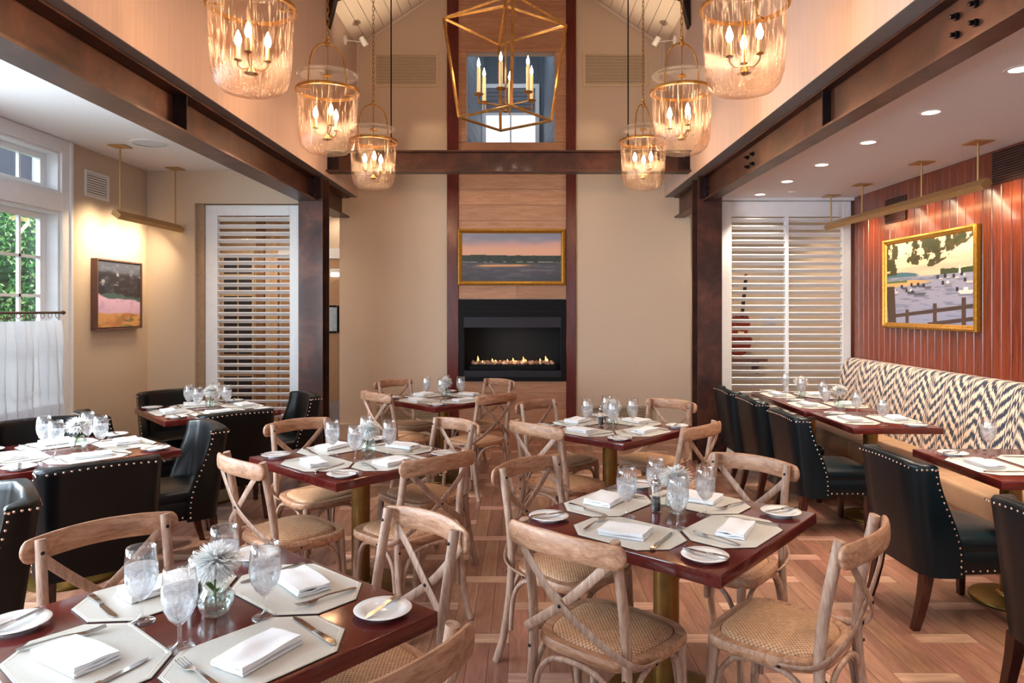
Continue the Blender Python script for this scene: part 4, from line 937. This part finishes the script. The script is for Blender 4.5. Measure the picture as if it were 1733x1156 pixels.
# ------------------------------------------------------------------ cross-back chair
def sup(a, b, n, e, y0=0., z=0., flare=0.):
    out = []
    for k in range(n):
        th = 2 * PI * k / n; c, s_ = math.cos(th), math.sin(th)
        x, y = math.copysign(abs(c) ** e, c) * a, math.copysign(abs(s_) ** e, s_) * b
        out.append(Vector((x * (1 + flare * y / b), y + y0, z)))
    return out
def make_crossback():
    P = Proto(); N = 36
    L = lambda k, z: [Vector((p.x * k, p.y * k, z)) for p in sup(.232, .215, N, .55, 0, 0, .09)]
    P.add('seat_frame', MB().loft([L(.97, .428), L(1.0, .437), L(1.0, .456), L(.975, .466), L(.84, .466), L(.82, .458), L(.82, .428)], wrap=True).mesh('seat_frame', M['chair_h'], 50))
    P.add('rattan_seat', MB().loft([L(.83, .452), L(.82, .468), L(.74, .478), L(.55, .483), L(.25, .485), L(.02, .485)], False, True).mesh('rattan', M['rattan'], 60))
    for s in (-1, 1):
        path = spl([(s * .205, -.285, 0), (s * .200, -.245, .12), (s * .196, -.212, .30), (s * .193, -.200, .46), (s * .190, -.212, .62), (s * .188, -.245, .80), (s * .187, -.262, .885)], 4)
        P.add('back_post', MB().tube(path, [(.0165, .019)] * len(path), 10, up=(0, 1, 0)).mesh('post', M['chair_v'], 50))
    rail = []; rr = []
    for k in range(25):
        t_ = math.sin((-1 + 2 * k / 24) * PI / 2); e = min(1, (1 - abs(t_)) / .11); e = math.sqrt(max(0, 1 - (1 - e) ** 2)) if e < 1 else 1
        rail.append((.238 * t_, -.276 - .055 * (1 - t_ * t_) , .842 + .012 * (1 - t_ * t_))); rr.append((max(.003, .0125 * (.4 + .6 * e)), max(.006, .040 * e)))
    P.add('top_rail', MB().tube(rail, rr, 14, up=(0, 0, 1), sq=.75).mesh('rail', M['chair_h'], 50))
    for s in (-1, 1):
        path = spl([(-s * .196, -.292, .835), (-s * .11, -.298, .745), (0, -.295 - .006 * s, .645), (s * .12, -.270, .555), (s * .205, -.225, .492), (s * .228, -.165, .462), (s * .231, -.07, .447)], 4)
        P.add('cross_strap', MB().tube(path, [(.0045, .016)] * len(path), 8, up=(0, 0, 1), sq=.6).mesh('strap', M['chair_v'], 50))
        P.add('front_leg', MB().tube([(s * .19, .168, .44), (s * .194, .178, .25), (s * .202, .196, 0)], [.0195, .018, .0145], 10).mesh('leg', M['chair_v'], 50))
    def arch(a, b):
        a, b = Vector(a), Vector(b); m = (a + b) / 2; d = (b - a)
        pts = [a + Vector((0, 0, .17)), a + d * .02 + Vector((0, 0, .26)), a + d * .07 + Vector((0, 0, .345)), a + d * .2 + Vector((0, 0, .402)), a + d * .36 + Vector((0, 0, .42)), m + Vector((0, 0, .423))]
        pts += [b - d * .36 + Vector((0, 0, .42)), b - d * .2 + Vector((0, 0, .402)), b - d * .07 + Vector((0, 0, .345)), b - d * .02 + Vector((0, 0, .26)), b + Vector((0, 0, .17))]
        return MB().tube(spl(pts, 3), .0105, 8, up=(d.y, -d.x, 0)).mesh('arch', M['chair_v'], 60)
    P.add('stretcher_arch', arch((-.178, .182, 0), (.178, .182, 0)))
    P.add('stretcher_arch', arch((-.180, -.218, 0), (.180, -.218, 0)))
    for s in (-1, 1): P.add('stretcher_arch', arch((s * .198, .160, 0), (s * .202, -.195, 0)))
    mb = MB()
    for s in (-1, 1):
        mb.dome((s * .192, -.300, .838), (0, -1, 0), .008); mb.dome((s * .187, -.236, .846), (0, 1, 0), .007); mb.dome((s * .196, -.220, .485), (0, -1, 0), .007)
        mb.dome((s * .196, -.222, .425), (0, -1, 0), .007); mb.dome((s * .236, -.085, .447), (s, 0, 0), .007); mb.dome((s * .207, -.235, .20), (s, 0, 0), .006)
    mb.dome((0, -.307, .645), (0, -1, 0), .007); mb.dome((0, -.283, .645), (0, 1, 0), .007)
    P.add('bolt_heads', mb.mesh('bolts', M['bolt'], 60), kind='stuff')
    return P
XB = make_crossback()

# ------------------------------------------------------------------ nail-head leather chair
def make_club(lm, tag_):
    P = Proto()
    H = .84
    def yt(z):
        t_ = min(1, max(0, (z - .36) / (H - .36))); t_ = t_ * t_ * (3 - 2 * t_); return -.080 - .135 * t_
    def lean(z): return -.075 * max(0, (z - .28)) / .56
    def loop(z, inset=0.):
        ly = lean(z); w = .262 + .012 * (z - .28); yb = -.268 + ly; y_t = yt(z); i = inset
        wt = w + .012; ym = yb + .35 * (y_t - yb); yi = yb + .075 + .25 * (y_t - yb - .075)
        pts = [(-wt + i, y_t - i), (-w - .004 + i, ym), (-w + .012 + i, yb + .030), (-w + .04, yb + .006 + i), (-w * .5, yb + i), (0, yb + i), (w * .5, yb + i), (w - .04, yb + .006 + i), (w - .012 - i, yb + .030), (w + .004 - i, ym), (wt - i, y_t - i),
               (wt - .03, y_t + .004 - i), (wt - .058 + i, y_t - .008 - i), (w - .066 + i, yi), (w - .10, yb + .068 - i * .5), (0, yb + .060 - i), (-w + .10, yb + .068 - i * .5), (-w + .066 - i, yi), (-wt + .058 - i, y_t - .008 - i), (-wt + .03, y_t + .004 - i)]
        return [Vector((x, y, z)) for x, y in pts]
    zs = [.275, .34, .40, .46, .52, .58, .64, .70, .76, .80, .825]
    def crown(lp, amt): return [Vector((p.x, p.y, p.z + amt * (1 - (p.x / .28) ** 2))) for p in lp]
    loops = [loop(z) for z in zs]; loops = [crown(l, .012 * max(0, (l[0].z - .6) / .24)) for l in loops] + [crown(loop(.835, .005), .012), crown(loop(.841, .014), .012)]
    P.add('backrest', MB().loft(loops).mesh('backrest_' + tag_, lm, 55))
    R = lambda a, b, z, y0=.012: sup(a, b, 40, .32, y0, z)
    P.add('seat', MB().loft([R(.245, .268, .285), R(.250, .272, .292), R(.250, .272, .395), R(.246, .268, .402), R(.25, .272, .41), R(.25, .272, .445), R(.242, .264, .463), R(.215, .238, .474), R(.14, .16, .482), R(.03, .03, .484)]).mesh('seat_' + tag_, lm, 50))
    for s in (-1, 1):
        P.add('leg', MB().loft([[Vector((s * .205 + a * k, .225 + b * k, z)) for a, b in ((-1, -1), (1, -1), (1, 1), (-1, 1))] for z, k in ((0, .016), (.29, .024))]).mesh('leg_' + tag_, M['legwood'], bevel=.003))
        P.add('leg', MB().loft([[Vector((s * .215 + a * k, y + b * k, z)) for a, b in ((-1, -1), (1, -1), (1, 1), (-1, 1))] for z, k, y in ((0, .017, -.295), (.08, .020, -.272), (.18, .023, -.250), (.285, .026, -.235))]).mesh('leg_' + tag_, M['legwood'], 40))
    mb = MB(); r = .0062
    for k in range(15):
        x = -.235 + .47 * k / 14; z = .818 + .012 * (1 - (x / .28) ** 2); mb.dome((x, -.268 + lean(z) + .001, z), (0, -1, .1), r)
    for s in (-1, 1):
        for k in range(17):
            z = .30 + .515 * k / 16; y_t = yt(z); mb.dome((s * (.2745 + .012 * (z - .28)), y_t - .014, z + .0), (s, .15, 0), r)
        for k in range(5): 
            z = .818; mb.dome((s * .278, -.322 + .026 * k, z), (s, 0, 0), r)
        for k in range(9): mb.dome((s * .2505, -.055 + .037 * k, .303), (s, 0, 0), r)
    for k in range(12): mb.dome((-.21 + .42 * k / 11, .2845, .303), (0, 1, 0), r)
    P.add('nail_trim', mb.mesh('nails_' + tag_, M['nail'], 70), kind='stuff', label='row of domed copper nail heads')
    return P
CB, CG = make_club(M['leather_b'], 'black'), make_club(M['leather_g'], 'green')

# ------------------------------------------------------------------ tables
TH = .76
def make_table(w, d, br=.25):
    P = Proto()
    P.add('table_top', MB().box(-w / 2, w / 2, -d / 2, d / 2, TH - .046, TH).mesh('top', M['mahog_top'], 30, bevel=.006, seg=2))
    P.add('support_plate', MB().box(-.22, .22, -.22, .22, TH - .058, TH - .046).mesh('plate', M['black']))
    P.add('pedestal', MB().lathe([(.053, .03), (.053, TH - .055)], 28).lathe([(.075, .03), (.07, .045), (.054, .05)], 28).mesh('column', M['brass'], 40))
    P.add('base', MB().lathe([(0, 0), (br, 0), (br + .004, .008), (br, .018), (br - .03, .026), (.10, .034), (.05, .036)], 44).mesh('base', M['brass_dk'], 40))
    return P
TSQ = make_table(.91, .91)
TR1 = make_table(.65, .80, .20); TR2 = make_table(.65, .80, .20); TRB = make_table(.65, 1.36, .18)
R_ = math.radians
# name, centre, rotation, phrase, seats: {direction: (angle, chair distance, chair yaw offset)}
TABLES = {
    'T1': ((.590, 2.884), 49, 'front table on the banquette side'),
    'T3': ((-.883, 1.925), 50, 'front table on the window side'),
    'T2': ((-.950, 4.07), 47.5, 'middle table between cross-back chairs'),
    'T4': ((.627, 5.06), 45.5, 'second table on the banquette side'),
    'T6': ((-.766, 6.68), 45, 'fireside table'),
    'L1': ((-2.70, 5.96), 42, 'black-chair table by the narrow shutter'),
    'L2': ((-2.73, 4.22), 48.5, 'black-chair table by the curtain'),
}
WHERE = {225: 'near window-side place', 315: 'near banquette-side place', 135: 'far window-side place', 45: 'far banquette-side place'}
for k, (c, r, ph_) in TABLES.items():
    lb = {'T1': 'square mahogany table in front of the green chairs', 'T3': 'large square mahogany table at the front by the black chairs', 'T2': 'square mahogany table in the middle, backing on the black chairs', 'T4': 'square mahogany table standing before the oak bay and the far column',
          'T6': 'square mahogany table closest to the fireplace', 'L1': 'square mahogany table ringed by black chairs at the narrow shutter', 'L2': 'square mahogany table ringed by black chairs beside the cafe curtain'}[k]
    TSQ.put('dining_table', lb.replace('closest to', 'standing by'), 'table', (c[0], c[1], 0), R_(r), 'square dining tables')
def chair_at(proto, name, label, group, c, ang, dist, yaw=None, cat='chair'):
    a = R_(ang); y_ = R_(ang if yaw is None else yaw)
    return proto.put(name, label, cat, (c[0] + dist * math.cos(a), c[1] + dist * math.sin(a), 0), y_ + PI / 2, group)
SEATS = {
    'T1': {225: (233, .46, 230), 315: (313, .50, 318), 135: (143, .46, 137), 45: (46, .47, 44)},
    'T3': {135: (143, .42, 137), 45: (44, .47, 46), 315: (324, .49, 322)},
    'T2': {225: (239, .50, 228), 315: (311, .50, 315), 135: (137, .44, 136), 45: (44, .43, 45)},
    'T4': {225: (229, .54, 226), 315: (304, .54, 316), 135: (140, .42, 136), 45: (41, .46, 45)},
    'T6': {225: (229, .50, 225), 315: (304, .60, 315), 135: (144, .45, 136), 45: (44, .44, 45)},
}
CL_ = {'T1': 'front banquette-side table', 'T3': 'front window-side table', 'T2': 'middle table by the black chairs', 'T4': 'second banquette-side table', 'T6': 'fireside table'}
for k, d in SEATS.items():
    for q, (a, ds, yw_) in d.items():
        chair_at(XB, 'cross_back_chair', 'limed wood cross-back chair with rattan seat, %s, %s' % (WHERE[q].replace(' place', ''), CL_[k]), 'cross-back chairs', TABLES[k][0], a, ds, yw_)
LE = {'L1': {225: (240, .66, 226), 315: (306, .62, 312), 135: (137, .62, 135), 45: (27, .55, 36)}, 'L2': {315: (311, .64, 310), 45: (39, .50, 40), 135: (137, .66, 135)}}
for k, d in LE.items():
    for q, (a, ds, yw_) in d.items():
        chair_at(CB, 'leather_chair', 'black leather wing-back chair with nail heads, %s, %s' % (WHERE[q].replace(' place', ''), {'L1': 'shutter-side table', 'L2': 'curtain-side table'}[k]), 'black leather chairs', TABLES[k][0], a, ds, yw_)
chair_at(CB, 'leather_chair', 'black leather wing-back chair cut off by the frame, beside the front table', 'black leather chairs', (-2.80, 2.44), 40, .56, 40)
for (x, y, yw_, lb) in ((2.24, 6.74, 180, 'farthest along, against the steel column'.replace('farthest along, ', '')), (2.24, 6.02, 180, 'middle of the three along the joined tables'), (2.24, 5.20, 181, 'at the near end of the joined tables'), (2.26, 3.74, 182, 'alone at the separate banquette table'), (2.27, 2.66, 181, 'cut off by the frame')):
    CG.put('leather_chair', 'dark green leather wing-back chair with nail heads, ' + lb, 'chair', (x, y, 0), R_(yw_) + PI / 2, 'green leather chairs')
TR1.put('dining_table', 'narrow mahogany table at the near end of the joined banquette pair', 'table', (2.695, 5.415, 0), 0, 'banquette tables')
TRB.put('dining_table', 'long mahogany banquette table against the wide shutter', 'table', (2.67, 6.505, 0), 0, 'banquette tables')
TR2.put('dining_table', 'separate mahogany banquette table with the lone goblet', 'table', (2.705, 3.87, 0), 0, 'banquette tables')

# ------------------------------------------------------------------ banquette
bq = thing('banquette', 'long tan leather banquette with navy zigzag ikat back', 'banquette', (0, 0, 0))
prof = [(3.50, .42), (3.275, .42), (3.29, .60), (3.33, .85), (3.37, 1.02), (3.385, 1.06), (3.41, 1.088), (3.44, 1.10), (3.50, 1.10)]
loops = []
for y in np.linspace(2.3, 7.36, 40): loops.append([Vector((x, y, z)) for x, z in prof])
e0 = [Vector((3.46 + (p.x - 3.46) * .7, 7.385, .76 + (p.z - .76) * .95)) for p in loops[-1]]
obj('backrest', MB().loft(loops + [e0]).mesh('back', M['ikat'], 40), bq)
obj('base', MB().box(2.97, 3.50, 2.3, 7.38, .0, .36).mesh('base', M['tan_leather'], bevel=.01), bq)
for (a, b) in ((2.3, 3.56), (3.56, 4.82), (4.82, 6.08), (6.08, 7.38)):
    obj('seat_cushion', MB().box(2.84, 3.30, a + .003, b - .003, .30, .47).mesh('cushion', M['tan_leather'], 40, bevel=.03, seg=3), bq)

# ------------------------------------------------------------------ table settings
def make_goblet():
    P = Proto(); n = 22
    bowl = [(.0045, .058), (.012, .064), (.027, .080), (.0385, .104), (.0435, .130), (.0430, .155), (.0395, .185), (.0368, .207), (.0360, .207), (.0386, .185), (.0419, .155), (.0424, .130), (.0375, .105), (.026, .082), (.011, .067), (0, .0655)]
    P.add('glass_bowl', MB().lathe(bowl, n).mesh('bowl', M['glass'], 180))
    P.add('stem', MB().lathe([(0, 0), (.036, 0), (.0365, .002), (.030, .005), (.012, .010), (.006, .018), (.0045, .035), (.0055, .050), (.0045, .058), (.012, .066)], n).mesh('stem', M['glass'], 180))
    P.add('iced_water', MB().lathe([(0, .0665), (.0105, .068), (.0255, .083), (.037, .106), (.0418, .130), (.0415, .148), (.0411, .156), (.020, .158), (0, .157)], n).mesh('water', M['water'], 60))
    return P
def make_plate():
    P = Proto()
    P.add('dish', MB().lathe([(0, .004), (.042, .004), (.048, .006), (.056, .010), (.080, .0135), (.0815, .0145), (.0805, .0155), (.056, .0125), (.047, .0085), (.040, .0065), (0, .006)], 40).mesh('dish', M['china'], 60))
    P.add('foot_ring', MB().lathe([(.046, .005), (.045, 0), (.041, 0), (.040, .005)], 32).mesh('foot', M['china'], 60))
    return P
def outl(w, d, c, z): return [Vector((x, y, z)) for x, y in ((-w / 2 + c, -d / 2), (w / 2 - c, -d / 2), (w / 2, -d / 2 + c), (w / 2, d / 2 - c), (w / 2 - c, d / 2), (-w / 2 + c, d / 2), (-w / 2, d / 2 - c), (-w / 2, -d / 2 + c))]
def make_mat(w, d, c):
    P = Proto()
    P.add('edge', MB().loft([outl(w, d, c, 0), outl(w, d, c, .0022)]).mesh('edge', M['mat_edge']))
    P.add('leather_face', MB().loft([outl(w - .003, d - .003, c, .0022), outl(w - .005, d - .005, c, .0032)]).mesh('face', M['mat']))
    P.add('stitched_border', MB().loft([outl(w - .016, d - .016, c, .0032), outl(w - .017, d - .017, c, .0038), outl(w - .019, d - .019, c, .0038), outl(w - .020, d - .020, c, .0032)], wrap=True).mesh('stitch', M['mat_line']))
    return P
def make_napkin(L, Wd, seed, layers=3):
    r = random.Random(seed); h = .0075; path = []
    z = h * .5; xa, xb = -Wd / 2, Wd / 2
    for k in range(layers):
        x0, x1 = (xa, xb) if k % 2 == 0 else (xb - .002, xa + .006 * k)
        for i in range(9): path.append((x0 + (x1 - x0) * i / 8, z + .0012 * math.sin(i * 1.1 + k)))
        if k < layers - 1:
            for a in (.25, .5, .75): 
                sg = 1 if k % 2 == 0 else -1
                path.append((x1 + sg * h * .55 * math.sin(PI * a), z + h * .5 * (1 - math.cos(PI * a))))
        z += h
    n = len(path); rows = []
    for j in range(13):
        u = j / 12; y = (u - .5) * L; loop = []
        drop = .0 if 0 < j < 12 else 0
        for sd in (1, -1):
            rng_ = range(n) if sd > 0 else range(n - 1, -1, -1)
            for i in rng_:
                a = path[max(0, i - 1)]; b = path[min(n - 1, i + 1)]; t_ = Vector((b[0] - a[0], b[1] - a[1])).normalized(); nn = Vector((-t_.y, t_.x)) * (h * .42) * sd
                wob = .0016 * math.sin(u * 7 + i * .5 + seed) 
                loop.append(Vector((path[i][0] + nn.x + .004 * math.sin(u * 3 + seed) * (path[i][1] / .02), y + .006 * (path[i][1] / .022) * math.sin(seed), max(.0002, path[i][1] + nn.y + wob * (1 if path[i][1] > h else 0)))))
        rows.append(loop)
    me = MB().loft(rows).mesh('napkin', M['linen'], 60)
    return me
def make_fork():
    mb = MB()
    rows = []
    for (y, w, z) in ((-.095, .004, .004), (-.088, .0075, .004), (-.05, .0058, .007), (0, .0036, .010), (.030, .0036, .008), (.044, .010, .0045), (.055, .0115, .004), (.062, .0118, .0045)):
        rows.append([Vector((-w, y, z)), Vector((w, y, z)), Vector((w, y, z + .0022)), Vector((-w, y, z + .0022))])
    mb.loft(rows)
    me1 = mb.mesh('handle', M['silver'], 30)
    tines = []
    for k in range(4):
        x = -.0102 + k * .0068; t_ = MB()
        t_.loft([[Vector((x - a, y, z)), Vector((x + a, y, z)), Vector((x + a, y, z + .002)), Vector((x - a, y, z + .002))] for (y, z, a) in ((.060, .0045, .0017), (.080, .0065, .0014), (.100, .0105, .0009))]); tines.append(t_.mesh('tine', M['silver']))
    P = Proto(); P.add('handle', me1)
    for m in tines: P.add('tine', m)
    return P
def make_knife(L, bw_):
    P = Proto(); h = L / 2
    P.add('handle', MB().loft([[Vector((-w, y, 0)), Vector((w, y, 0)), Vector((w, y, t_)), Vector((-w, y, t_))] for (y, w, t_) in ((-h, .005, .004), (-h + .006, .0085, .006), (-h + .05, .0075, .007), (-h + L * .44, .0055, .006), (-h + L * .46, .0065, .005))]).mesh('handle', M['silver'], 30))
    pts = [(-.0055, -h + L * .46), (.0065, -h + L * .46), (bw_, -h + L * .52), (bw_ + .001, h - .03), (bw_ * .6, h - .008), (-.001, h), (-.0055, h - .02)]
    P.add('blade', MB().prism(pts, .0014, .003).mesh('blade', M['silver']))
    return P
def make_flower(seed):
    r = random.Random(seed); P = Proto(); mb = MB(); Nn = 520
    for i in range(Nn):
        z = 1 - 1.72 * (i + .5) / Nn; th = i * 2.39996; rr = math.sqrt(max(0, 1 - z * z)); d = Vector((rr * math.cos(th), rr * math.sin(th), z))
        d = (d + Vector((r.uniform(-.12, .12), r.uniform(-.12, .12), r.uniform(-.12, .12)))).normalized()
        ln = .070 * r.uniform(.7, 1.14) * (.78 + .22 * (1 - abs(z))); up = Vector((0, 0, 1)) if abs(d.z) < .9 else Vector((1, 0, 0)); s_ = d.cross(up).normalized(); n_ = s_.cross(d)
        w = .0040; q = []
        for t_, ww, bend in ((.18, .5, 0), (.55, 1.0, .002), (.85, .95, .0), (1.0, .25, -.003)):
            c = d * (ln * t_) + n_ * bend; q.append((c - s_ * w * ww, c + n_ * .0012, c + s_ * w * ww))
        mb.strip(q)
        if i % 2 == 0: mb.strip([tuple(p_ * .55 for p_ in row) for row in q])
    mb.lathe([(0, -.022), (.016, -.014), (.022, 0), (.016, .014), (0, .022)], 10)
    P.add('petals', mb.mesh('petals', M['petal'], 60), kind='stuff', loc=(0, 0, .142))
    mb = MB().tube(spl([(0, 0, .125), (.004, .003, .09), (.012, .006, .05), (.02, .004, .012)], 3), .0028, 6)
    P.add('stem', mb.mesh('stem', M['stem'], 60))
    mb = MB()
    for k in range(2):
        a = 1 + k * 2.6; d = Vector((math.cos(a), math.sin(a), 0)); mb.strip([[d * x + Vector((0, 0, z)) + d.cross(Vector((0, 0, 1))) * (w * s_) for s_ in (-1, 0, 1)] for x, z, w in ((.006, .06, .002), (.02, .075, .009), (.032, .082, .008), (.042, .08, .001))])
    P.add('leaf', mb.mesh('leaf', M['stem'], 60))
    return P
def make_vase():
    P = Proto()
    P.add('glass_bowl', MB().lathe([(0, .002), (.022, .001), (.030, .004), (.043, .020), (.048, .040), (.044, .062), (.034, .078), (.031, .086), (.0295, .086), (.0325, .077), (.042, .061), (.046, .040), (.041, .021), (.029, .007), (0, .006)], 26).mesh('bowl', M['vase_glass'], 180))
    P.add('water', MB().lathe([(0, .0075), (.028, .009), (.040, .022), (.0445, .040), (.0425, .055), (0, .056)], 24).mesh('water', glassy('vase_water', tint=(.93, .97, .96, 1), refl=.05, rim=.3), 60))
    return P
def make_mill():
    P = Proto()
    P.add('clear_body', MB().lathe([(0, .002), (.021, 0), (.022, .004), (.022, .110), (.018, .116), (0, .116)], 20).mesh('body', M['glass'], 40))
    P.add('peppercorns', MB().lathe([(0, .006), (.017, .006), (.0175, .05), (.016, .062), (0, .064)], 16).mesh('corns', M['pepper'], 60), kind='stuff')
    P.add('steel_cap', MB().lathe([(.019, .114), (.020, .118), (.020, .132), (.016, .137), (.006, .139), (.005, .146), (.008, .150), (.006, .156), (0, .158)], 18).mesh('cap', M['silver'], 40))
    return P
GOB, PLT, MATQ, MATR, FRK, KNF, BKN, VAS, MIL = make_goblet(), make_plate(), make_mat(.43, .30, .085), make_mat(.44, .29, .07), make_fork(), make_knife(.225, .0095), make_knife(.17, .010), make_vase(), make_mill()
NAPS = [make_napkin(.185, .105, 1), make_napkin(.175, .125, 2), make_napkin(.19, .10, 4)]
FLW = [make_flower(k) for k in (1, 2, 3)]
def setting(c, ang, where, tb, matd=.287, mat=None, plate=(.345, .345), glass=.165, dense=True, i=0, glass_xy=None, parts='all'):
    a = R_(ang); u = Vector((math.cos(a), math.sin(a), 0)); rg = Vector((-math.sin(a), math.cos(a), 0)); C = Vector((c[0], c[1], TH + .0006)); rz = a + PI / 2
    rr = random.Random(int(c[0] * 1000) * 7 + ang)
    p = C + u * matd; m = mat or MATQ
    suf = ', ' + where.replace(' place', '') + ', ' + tb
    m.put('placemat', 'octagonal cream placemat' + suf, 'placemat', p, rz, 'placemats')
    top = Vector((0, 0, .0042))
    nk = obj('napkin', NAPS[rr.randrange(3)], None, p + top + u * .02 + rg * rr.uniform(-.015, .015), (0, 0, rz + rr.uniform(-.25, .25) + PI / 2))
    tag(nk, 'white folded linen napkin' + suf, 'napkin', 'folded napkins')
    FRK.put('fork', 'silver fork' + suf, 'fork', p + top - rg * .150 + u * .01, rz + rr.uniform(-.3, .25), 'forks')
    KNF.put('knife', 'silver dinner knife' + suf, 'knife', p + top + rg * .150 + u * .01, rz + rr.uniform(-.2, .3), 'dinner knives')
    if plate:
        q = C + u * plate[0] - rg * plate[1]
        PLT.put('bread_plate', 'white bread plate' + suf, 'plate', q, 0, 'bread plates')
        BKN.put('butter_knife', 'silver butter knife resting on the bread plate' + suf, 'butter knife', q + Vector((0, 0, .0162)), rz + rr.uniform(-.5, .6), 'butter knives')
    g = C + (u + rg).normalized() * glass if glass_xy is None else Vector((glass_xy[0], glass_xy[1], TH + .0006))
    GOB.put('water_goblet', 'stemmed goblet of iced water' + suf, 'goblet', g, rr.uniform(0, 6), 'water goblets')
def centre(c, tb, k, off=(0, 0), mill=None):
    C = Vector((c[0] + off[0], c[1] + off[1], TH + .0006))
    VAS.put('bud_vase', 'small round glass vase on the ' + tb, 'vase', C, 0, 'bud vases')
    FLW[k % 3].put('chrysanthemum', 'white spiky chrysanthemum on the ' + tb, 'flower', C + Vector((0, 0, .004)), k * 1.7, 'white chrysanthemums')
    if mill: MIL.put('pepper_mill', 'clear pepper mill on the ' + tb, 'pepper mill', Vector((c[0] + mill[0], c[1] + mill[1], TH + .0006)), 0, 'pepper mills')
TBN = {'T1': 'front banquette-side table', 'T3': 'front window-side table', 'T2': 'middle cross-back table', 'T4': 'second banquette-side table', 'T6': 'fireside table', 'L1': 'shutter-side black-chair table', 'L2': 'curtain-side black-chair table'}
for i, (k, (c, r, ph_)) in enumerate(TABLES.items()):
    for q in (225, 315, 135, 45): setting(c, q - 45 + r, WHERE[q], TBN[k])
    centre(c, TBN[k], i, {'T1': (.05, .045), 'T3': (.02, .03), 'T2': (.04, .03)}.get(k, (.02, .02)), {'T1': (-.03, .06), 'T3': (-.07, .10), 'T4': (-.06, .05)}.get(k))
def rset(y, side, tb, gx, plate=(.17, .30), xc=2.695):
    setting((xc, y), 180 if side == 'chair' else 0, side + ' side', tb, .168, MATR, plate, glass_xy=gx)
rset(5.36, 'chair', 'near end of the joined tables', (2.64, 5.12)); rset(5.40, 'banquette', 'near end of the joined tables', (2.66, 5.56))
rset(6.18, 'chair', 'long table, near seat', (2.58, 5.95)); rset(6.20, 'banquette', 'long table, near seat', (2.74, 6.38), None)
rset(6.90, 'chair', 'long table by the wide shutter', (2.64, 6.62)); rset(6.90, 'banquette', 'long table by the wide shutter', (2.66, 7.08))
centre((2.72, 6.0), 'long table, near seat', 1); centre((2.69, 6.76), 'long table by the wide shutter', 2)
rset(3.80, 'chair', 'separate banquette table', (2.76, 4.14)); rset(3.86, 'banquette', 'separate banquette table', (2.83, 3.56))
